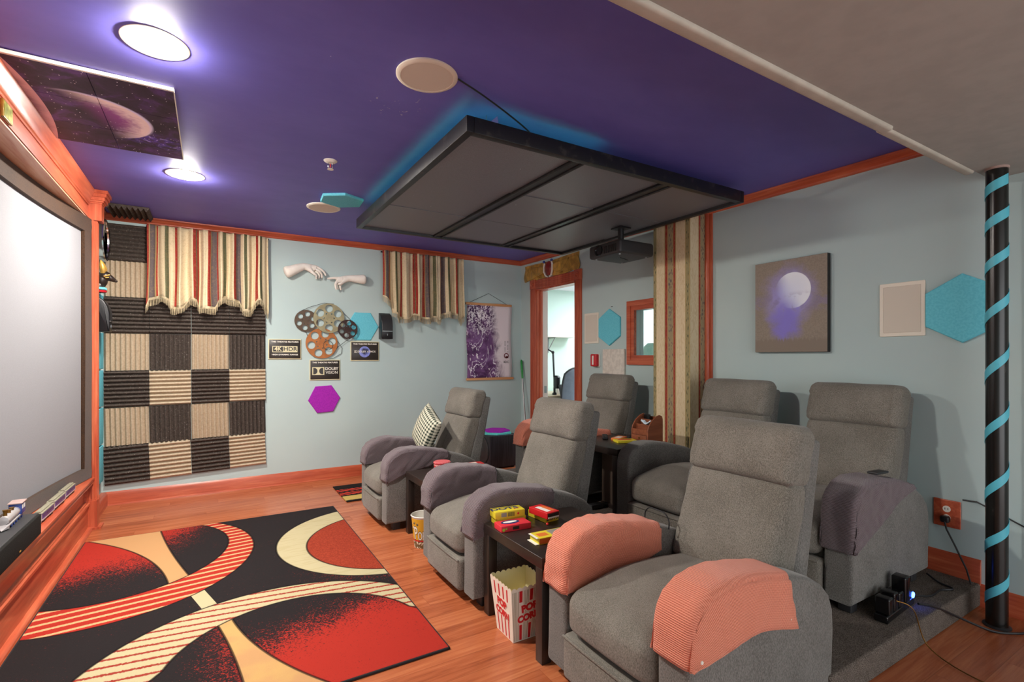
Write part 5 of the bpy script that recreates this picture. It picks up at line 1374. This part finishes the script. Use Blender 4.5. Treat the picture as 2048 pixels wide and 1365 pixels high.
candy(1.525, 2.205, .4602, .088, .150, .035, 4, YEL, 'yellow candy box lying under the opened red box', extra=lambda t, w, d, h: text('lettering', 'DOTS', .024, NVY, t, axes((0, -d / 2 - .0003, h / 2), (1, 0, 0), (0, 0, 1), (0, -1, 0)), ext=.0004, bold=.0006, wide=1.2))
def open_end(t, w, d, h, hm=None):
    b = MB(); b.box(-w / 2 + .004, w / 2 - .004, -d / 2 - .0007, -d / 2, .005, h - .005); b.obj('open_end', M['plaque'], t)
    b = MB(); b.box(-w / 2 + .006, w / 2 - .008, -d / 2 - .006, -d / 2 - .0005, .004, .010); b.obj('flap', WHT, t)
    b = MB(); b.box(-w * .3, w * .05, -d * .35, d * .3, h, h + .0006); b.obj('label_band', WHT, t); b = MB(); b.box(w * .12, w * .34, -d * .35, d * .3, h, h + .0006); b.obj('label_band', ORG, t)
candy(1.495, 2.155, .4955, .084, .145, .032, 7, RDX, 'opened red candy box resting on a yellow box', extra=open_end)
def flat_x(t, w, d, h):
    b = MB(); b.box(.0, w * .45, -d * .35, d * .42, h, h + .0006); b.obj('facts_panel', SIL, t)
    b = MB(); b.box(-w / 2, w / 2, -d / 2 - .0006, -d / 2, .004, h - .004); b.obj('orange_side', ORG, t)
    b = MB(); b.box(-w / 2 - .012, -w / 2, -d / 2 + .004, d / 2 - .004, h - .0015, h); b.box(-w / 2 - .018, -w / 2, -d / 2 + .004, d / 2 - .004, .001, .0025); b.obj('flap', WHT, t)
    b = MB(); b.box(-w * .42, -w * .1, -d * .25, d * .2, h, h + .0005); b.obj('logo_patch', ORG, t)
candy(1.372, 1.93, .4602, .165, .085, .030, -3, YEL, 'flat opened yellow candy box nearest the camera beside the salmon cover', extra=flat_x)
b = MB(); b.ell((0, 0, .007), (.0075, .0075, .007), 10); tag(b.obj('candy', RDX, loc=(1.475, 2.095, .4602)), 'single red candy lying on the nearest side table', 'candy')
candy(1.765, 3.52, .4602, .16, .085, .028, -4, RDX, 'red candy box at the back of the table with the red cup', extra=lambda t, w, d, h: (lambda b: b.obj('label_band', WHT, t))((lambda b: b.box(-w * .3, w * .2, -d * .3, d * .3, h, h + .0006))(MB())))
# polka dot cup
t = thing('popcorn_cup', 'red and white patterned paper cup upside down on the far side table', 'paper cup', (1.41, 3.30, .4602))
g = G('red dotted card', .5); c = g.coord(); x, y, z = g.xyz(c); a = y.m('ARCTAN2', x)
dd_ = ((((a * 4.6).fract() - .5) * .075).abs()); rowz = ((z / .022).fract() - .5).abs()
g.color(g.mix((((a * 4.2 + (z / .022).floor() * .5).fract() - .5).abs().lt(.22)) * rowz.lt(.25), '#c2202c', '#f0e6dd'))
b = MB(); b.lathe([(.052, 0), (.059, .114)], 40); b.obj('wall', g.mat, t)
g = G('red checked lid', .5); c = g.coord(); x, y, z = g.xyz(c); g.color(g.mix(((x * 90).fract().lt(.5) + (y * 90).fract().lt(.5)).m('MODULO', 2), '#b82430', '#d77a7c'))
b = MB(); b.lathe([(.0001, .121), (.056, .121), (.061, .117), (.0615, .111), (.0595, .110)], 40); b.obj('lid', g.mat, t)
# popcorn bucket
t = thing('popcorn_bucket', 'round yellow popcorn bucket on the floor by the middle recliner', 'popcorn bucket', (1.283, 3.325, 0))
def bk(z): return .066 + .021 * z / .22
g = G('popcorn bucket print', .45); c = g.coord(); x, y, z = g.xyz(c); a = y.m('ARCTAN2', x)
pc = g.noise(g.vec(a * 6, z * 90, 0), 1.4, 3, .6, 1.2)
d, vc = g.voro(g.vec(a * 2.6, z * 26, 0), 1.0)
corn = g.mix(g.voro(g.vec(a * 5, z * 60, 0), 1.1)[0].ss(.28, .5), '#efe7d2', '#6f5a38')
col = g.mix(d.lt(.30) * z.gt(.125), '#d9a52c', corn)
col = g.mix(z.lt(.058), col, '#c42028'); col = g.mix(z.lt(.048), col, corn); col = g.mix(z.gt(.205), col, '#ded8cc'); g.color(col)
b = MB(); b.lathe([(bk(0), 0.0), (bk(.215), .215)], 44, cap=False); b.obj('wall', g.mat, t)
b = MB(); b.lathe([(bk(.004) - .003, .004), (bk(.215) - .002, .214)], 44, cap=False); b.lathe([(.0001, .006), (bk(0), .006)], 44); b.obj('inside', M['white'], t)
b = MB(); b.lathe([(bk(.22) - .003, .214), (bk(.22) + .003, .214), (bk(.22) + .004, .218), (bk(.22), .222), (bk(.22) - .003, .218), (bk(.22) - .003, .214)], 44); b.obj('rim', M['white'], t)
def bend_b(off, m):
    def f(co):
        ang = BUC + co.x / .08; z_ = co.y + .09; r_ = bk(z_) + m + co.z
        return Vector((r_ * math.cos(ang), r_ * math.sin(ang), z_))
    return f
BUC = R(-168)
for ch_, sz_, dx_, dy_ in (('P', .125, 0, .012), ('OPCORN', .082, .034, -.004)):
    for mt_, bo_, mm_ in ((M['graphite'], .0045, .0006), (M['ink'], .001, .0012)):
        text('lettering', ch_, sz_, mt_, t, Matrix.Identity(4), ext=.0004, bold=bo_, wide=.52, align='LEFT', bend=(lambda f_: (lambda co: f_(Vector((co.x + dx_, co.y + dy_, co.z)))))(bend_b(0, mm_)))
# square striped popcorn box
t = thing('popcorn_box', 'red and white striped square popcorn box standing under the nearest side table', 'popcorn box', (1.275, 2.048, 0), R(-1))
B0, B1, HB = .078, .104, .262
cardw, cardi, stripe = plain('white popcorn card', '#ece4d6', .5), plain('cream card inside', '#e6dcae', .6), plain('red popcorn print', '#cc2029', .45)
def side_pt(k, u, v, o=0):
    """face k (0: -y, 1: +x, 2: +y, 3: -x), u across -1..1, v up 0..1"""
    r_ = B0 + (B1 - B0) * v + o; e = u * (B0 + (B1 - B0) * v)
    z_ = HB * v
    return [(e, -r_, z_), (r_, e, z_), (-e, r_, z_), (-r_, -e, z_)][k]
for o, nm, mt in ((0, 'wall', cardw), (-.0022, 'inside', cardi)):
    b = MB()
    for k in range(4):
        n = 56; vs = []; fs = []
        for i in range(n + 1):
            u = -1 + 2 * i / n; top = .965 + .035 * abs(math.sin(PI * 7 * (u + 1) / 2)) ** .7
            vs += [side_pt(k, u, 0, o), side_pt(k, u, .94, o), side_pt(k, u, top, o)]
        for i in range(n):
            for j in range(2): fs.append((i * 3 + j, (i + 1) * 3 + j, (i + 1) * 3 + j + 1, i * 3 + j + 1))
        b.add(vs, fs)
    if o < 0: b.box(-B0 + .002, B0 - .002, -B0 + .002, B0 - .002, .001, .004)
    b.obj(nm, mt, t, sharp=20)
def strp(b, k, u0, u1, v0, v1):
    q = [side_pt(k, u0, v0, .0006), side_pt(k, u1, v0, .0006), side_pt(k, u1, v1, .0006), side_pt(k, u0, v1, .0006)]; b.add(q, [(0, 1, 2, 3)])
for k in (3, 1):
    for u in (-.62, -.2, .2, .58):
        for v0, v1 in ((.02, .35), (.70, .93)): b = MB(); strp(b, k, u - .06, u + .06, v0, v1); b.obj('red_stripe', stripe, t, smooth=False)
for k in (0, 2):
    for u in (-.5, .08, .62):
        for v0, v1 in ((.02, .30), (.72, .93)): b = MB(); strp(b, k, u - .085, u + .085, v0, v1); b.obj('red_stripe', stripe, t, smooth=False)
b = MB()
for k in (0, 2):
    for u in (-.93, -.86, -.79, -.72, -.64, -.32, -.24, -.16, -.08, .24, .31, .38, .46, .78, .85, .92): strp(b, k, u - .012, u + .012, .02, .93)
b.obj('fine_line', plain('olive grey fine print line', '#8f8462', .5), t, smooth=False)
for k in (3, 0):
    tl = math.atan2(B1 - B0, HB)
    nrm = [Vector((0, -1, 0)), None, None, Vector((-1, 0, 0))][k]; u_ = [Vector((1, 0, 0)), None, None, Vector((0, -1, 0))][k]
    v_ = (Vector((0, 0, 1)) * math.cos(tl) + nrm * math.sin(tl)); w_ = u_.cross(v_)
    for s_, v0, sz in (('POP', .60, .047), ('CORN', .425, .044)):
        c0 = Vector(side_pt(k, 0, v0, .0012)); Xs = axes(c0, u_, v_, w_) @ Matrix.Rotation(.14 if k == 0 else -.05, 4, 'Z')
        text('lettering', s_, sz, cardw, t, Xs, ext=.0003, bold=.0055, wide=.95 if s_ == 'CORN' else 1.0)
        text('lettering', s_, sz, stripe, t, Xs @ T(0, 0, .0006), ext=.0003, bold=.003, wide=.95 if s_ == 'CORN' else 1.0)
# plaid cushion
t = MB(); n = 26
def cush(u, v, sgn):
    a, b_ = u * 2 - 1, v * 2 - 1; th_ = .075 * (max(0, 1 - a * a) * max(0, 1 - b_ * b_)) ** .42
    s_ = .175 * (1 - .07 * (1 - b_ * b_) * abs(a) ** 3); s2 = .175 * (1 - .07 * (1 - a * a) * abs(b_) ** 3)
    return (a * s_, b_ * s2, sgn * th_)
t.grid(lambda u, v: cush(u, v, 1), n, n); t.grid(lambda u, v: cush(u, v, -1), n, n, flip=True)
e1, e2 = -Vector((-.015, -.33, -.146)).normalized(), Vector((.099, -.142, .31)).normalized(); nn = e1.cross(e2); e1 = e2.cross(nn).normalized(); nn.normalize()
tag(t.obj('plaid_cushion', M['plaid'], X=axes((1.585, 4.05, .70), e1, e2, nn), merge=True, sharp=80), 'green and white plaid cushion leaning in the recliner by the foam tiles', 'cushion')
# on the back row table
TZ = RZ + .5502
t = thing('remote_control', 'black remote control on the back row table', 'remote control', (2.72, 3.06, TZ), R(50))
b = MB(); b.soft(-.09, .09, -.023, .023, 0, .02, .008, 3); b.obj('body', M['blackplastic'], t)
b = MB()
for i in range(7):
    for j in range(3): b.box(-.07 + i * .018, -.062 + i * .018, -.013 + j * .010, -.007 + j * .010, .019, .0215)
b.obj('button', M['graphite'], t)
candy(2.76, 2.94, TZ + .0002, .15, .075, .02, 25, ORG, 'orange candy packet beside the remote control on the back row table', extra=lambda t, w, d, h: (lambda b: b.obj('label_band', WHT, t))((lambda b: b.box(-w * .3, w * .25, -d * .3, d * .3, h, h + .0006))(MB())))
candy(2.72, 2.83, TZ + .0002, .16, .10, .018, -20, YEL, 'yellow candy packet next to the wooden organiser', extra=lambda t, w, d, h: (lambda b: b.obj('red_band', RDX, t))((lambda b: b.box(-w * .35, w * .3, -d * .1, d * .25, h, h + .0006))(MB())))
t = thing('eyeglasses', 'folded wire eyeglasses on the back row table', 'eyeglasses', (2.90, 3.00, TZ), R(75))
b = MB()
for s in (-1, 1): b.tube([(s * .033 + .025 * math.cos(k * PI / 8), 0, .022 + .019 * math.sin(k * PI / 8)) for k in range(17)], .0016, 6)
b.tube([(-.008, 0, .026), (0, .002, .03), (.008, 0, .026)], .0016, 6)
for s in (-1, 1): b.tube([(s * .058, 0, .026), (s * .060, .05, .022), (s * .055, .11, .003)], .0015, 6)
b.obj('frame', M['graphite'], t)
t = thing('desk_organizer', 'brown wooden desk organiser with drawers on the back row table', 'organizer', (2.905, 2.79, TZ))
for s in (-1, 1):
    pr = [(-.075, 0), (.085, 0), (.085, .17), (.075, .195), (.05, .205), (.015, .195), (-.035, .16), (-.065, .12), (-.075, .09)]
    b = MB(); b.prism(pr, s * .082 - .005, s * .082 + .005, 0, axes((0, 0, 0), (1, 0, 0), (0, 0, 1), (0, -1, 0))); b.obj('side_panel', M['cedar'], t)
b = MB(); b.box(-.07, .08, -.077, .077, .001, .009); b.box(-.07, .08, -.077, .077, .052, .058); b.box(.072, .08, -.077, .077, .058, .185); b.box(.02, .027, -.077, .077, .058, .165); b.box(-.034, -.027, -.077, .077, .058, .13); b.box(-.073, -.066, -.077, .077, .058, .095); b.obj('divider', M['cedar'], t)
b = MB(); b.soft(-.078, -.06, -.074, .074, .011, .05, .002, 2); o = b.obj('drawer', M['cedar'], t)
b = MB(); b.ell((-.083, 0, .03), (.006, .006, .006), 8); b.obj('knob', M['goldd'], o)
b = MB(); b.soft(-.009, .009, -.03, .03, 0, .14, .005, 2, X=Matrix.Rotation(-.06, 4, 'Y')); tag(b.obj('small_phone', M['gloss'], loc=(2.952, 2.82, TZ + .062)), 'black handset standing in the wooden organiser', 'handset')
b = MB(); b.grid(lambda u, v: (.034 * (u - .5), .10 * (v - .5), .012 * math.sin(u * 7) + .012 * math.cos(v * 6)), 8, 8); o = b.obj('paper_tissue', plain('pale blue tissue', '#c9dbe6', .9), loc=(2.9015, 2.78, TZ + .14)); o.modifiers.new('t', 'SOLIDIFY').thickness = .002; tag(o, 'crumpled pale blue tissue in the wooden organiser', 'tissue')
b = MB(); b.soft(-.06, .06, -.024, .024, 0, .012, .004, 2); tag(b.obj('slim_remote', M['graphite'], X=T(2.88, 1.205, .7345) @ Matrix.Rotation(.035, 4, 'Y')), 'slim dark remote lying on the mauve arm cover nearest the post', 'remote control')
cable('looped_cord', [(1.79, 1.583, .535), (1.79, 1.583, .575), (1.79, 1.61, .602), (1.795, 1.66, .604), (1.80, 1.71, .600), (1.80, 1.737, .57), (1.80, 1.737, .52)], .003, 'thin dark cord looped over the nearest recliner arm behind the salmon cover')
b = MB(); b.soft(-.06, .06, -.03, .03, 0, .035, .006, 2); tag(b.obj('power_block', M['graphite'], loc=(2.62, 3.06, RZ + .001)), 'dark power block on the carpet in front of the cabinet table', 'power block')
# ---------------------------------------------------------------- centre speaker and toy train on the stage ledge
LZ = .3985
t = thing('center_speaker', 'long black speaker lying on the wooden ledge under the screen', 'speaker', (-.830, 3.06, LZ))
b = MB(); b.soft(-.078, .075, -.40, .40, .012, .122, .005, 2); b.obj('cabinet', M['graphite'], t)
g = G('black speaker cloth', .95, 0, .1); c = g.coord(); g.color(g.mix(g.noise(c, 300, 2).ss(.3, .7), '#1b1a19', '#2a2927')); b = MB(); b.soft(.07, .085, -.395, .395, .014, .118, .005, 2); b.obj('grille', g.mat, t)
for y in (-.34, .34): b = MB(); b.box(-.06, .06, y - .02, y + .02, 0, .013); b.obj('foot', M['blackplastic'], t)
b = MB(); b.box(.0848, .0862, .05, .07, .03, .036); b.obj('badge', M['gold'], t)
PUR, ROOF, TRN = plain('violet carriage paint', '#5a4390', .4, 0, .5, .15), plain('olive grey roof', '#8b8672', .5), plain('silver carriage trim', '#c9c5c6', .3, .5)
def wheel(b, x, y, z, r=.008):
    for s in (-1, 1): b.lathe([(r, -.0015), (r, .0015)], 14, 0, axes((x + s * .017, y, z), (0, 1, 0), (0, 0, 1), (1, 0, 0)))
def car(y, L, label, flat=False):
    t = thing('toy_train_car', label, 'toy train car', (-.815, y, LZ), R(-1.2), 'toy train cars')
    b = MB()
    for yy in (-L * .34, -L * .24, L * .24, L * .34): wheel(b, 0, yy, .0085)
    b.obj('wheel', M['graphite'], t)
    b = MB(); b.soft(-.021, .021, -L / 2, L / 2, .013, .021, .002, 1); b.tube([(0, -L / 2 - .008, .014), (0, L / 2 + .008, .014)], .003, 6); b.obj('chassis', TRN, t)
    if flat:
        b = MB(); b.soft(-.019, .019, -L * .15, L * .45, .021, .043, .003, 2); b.obj('body', M['blue'], t); return
    b = MB(); b.soft(-.020, .020, -L / 2 + .012, L / 2 - .012, .021, .052, .002, 2); b.obj('body', PUR, t)
    n = 9
    for s in (-1, 1):
        for k in range(n):
            yy = -L * .38 + L * .76 * k / (n - 1); b = MB(); b.box(s * .0198 - .0008, s * .0198 + .0008, yy - .0055, yy + .0055, .032, .046); b.obj('window', M['plaque'], t)
    b = MB(); b.soft(-.0215, .0215, -L / 2, L / 2, .051, .058, .0035, 2); b.soft(-.012, .012, -L / 2 + .01, L / 2 - .01, .056, .066, .004, 2); b.obj('roof', ROOF, t)
    for s in (-1, 1): b = MB(); b.box(-.019, .019, s * (L / 2 - .006) - .004, s * (L / 2 - .006) + .004, .021, .052); b.obj('end_platform', TRN, t)
car(3.615, .13, 'blue toy freight car at the head of the toy train by the black speaker', True)
car(3.83, .24, 'violet toy carriage coupled right behind the blue toy car')
car(4.10, .24, 'middle violet toy carriage of the three on the ledge')
car(4.37, .24, 'violet toy carriage nearest the pilaster on the ledge')
t = thing('toy_locomotive', 'silver and blue toy steam locomotive on top of the black speaker', 'toy locomotive', (-.822, 3.335, LZ + .1222), R(2))
b = MB()
for yy in (-.10, -.06, -.02, .03, .07): wheel(b, 0, yy, .012, .0118)
b.obj('wheel', M['blue'], t)
b = MB(); b.soft(-.02, .02, -.15, .11, .015, .024, .002, 1); b.add([(-.02, -.15, .006), (.02, -.15, .006), (0, -.185, .004), (-.02, -.15, .022), (.02, -.15, .022)], [(0, 2, 1), (0, 3, 2), (1, 2, 4), (3, 4, 2), (0, 1, 4, 3)]); b.obj('chassis', TRN, t)
Xb = axes((0, 0, .042), (1, 0, 0), (0, 0, 1), (0, -1, 0)); b = MB(); b.lathe([(.0001, .15), (.018, .148), (.02, .14), (.02, -.04)], 20, 0, Xb); b.obj('boiler', TRN, t)
for yy, r_, h_ in ((-.125, .008, .03), (-.07, .009, .018), (-.02, .009, .016)):
    b = MB(); b.lathe([(r_, .058), (r_ * .8, .058 + h_ * .5), (r_ * 1.25, .058 + h_)], 14, 0, T(0, yy, 0)); b.obj('chimney', M['goldd'], t)
b = MB(); b.soft(-.024, .024, .035, .105, .022, .075, .002, 1); b.obj('cab', M['blue'], t)
for s in (-1, 1):
    for yy in (.052, .084): b = MB(); b.box(s * .024 - .001, s * .024 + .001, yy - .01, yy + .01, .048, .067); b.obj('window', WHT, t)
b = MB(); b.soft(-.028, .028, .028, .118, .075, .081, .003, 2); b.obj('roof', plain('dusty pink roof', '#a98f8a', .5), t)
# ---------------------------------------------------------------- light, camera, view
def lamp(x, y, label, z=None):
    X = CM(x, y)
    if z: X[2][3] = z
    t = thing('recessed_downlight', label, 'ceiling light', X=X, group='recessed ceiling lights')
    b = MB(); b.lathe([(.118, 0), (.118, .002), (.112, .003), (.082, .0025), (.08, 0)], 48); b.obj('trim_ring', M['ivory'], t)
    b = MB(); b.lathe([(.0805, .001), (.079, .006), (.064, .014), (.038, .019), (.0001, .021)], 40); b.obj('diffuser', M['lens'], t)
    return t
lamp(-.19, 2.48, 'round recessed ceiling lamp nearest the camera, lit, above the mural')
lamp(-.15, 4.175, 'small looking lit recessed ceiling lamp between the mural and the foam tiles')
w = bpy.data.worlds.new('dim basement air'); bpy.context.scene.world = w; w.use_nodes = True
w.node_tree.nodes['Background'].inputs[0].default_value = (.96, .98, 1.0, 1); w.node_tree.nodes['Background'].inputs[1].default_value = WORLD
sn = bpy.context.scene
cam = bpy.data.cameras.new('camera'); co = bpy.data.objects.new('camera', cam); COL.objects.link(co); sn.camera = co
th = R(31.1); f = Vector((math.sin(th), math.cos(th), 0)); r = Vector((math.cos(th), -math.sin(th), 0))
co.matrix_world = axes((0, 0, 1.32), r, (0, 0, 1), -f)
cam.sensor_width = 36; cam.lens = 36 * 1000 / 2048; cam.shift_y = (715 - 682.5) / 2048; cam.clip_start = .02
sn.view_settings.view_transform = 'Standard'; sn.view_settings.look = 'None'; sn.view_settings.exposure = EXPO; sn.view_settings.gamma = 1
sn.view_settings.use_curve_mapping = False
sn.cycles.use_denoising = True; sn.cycles.use_adaptive_sampling = True; sn.cycles.adaptive_threshold = .015; sn.cycles.max_bounces = 7; sn.cycles.diffuse_bounces = 5; sn.cycles.sample_clamp_indirect = 6
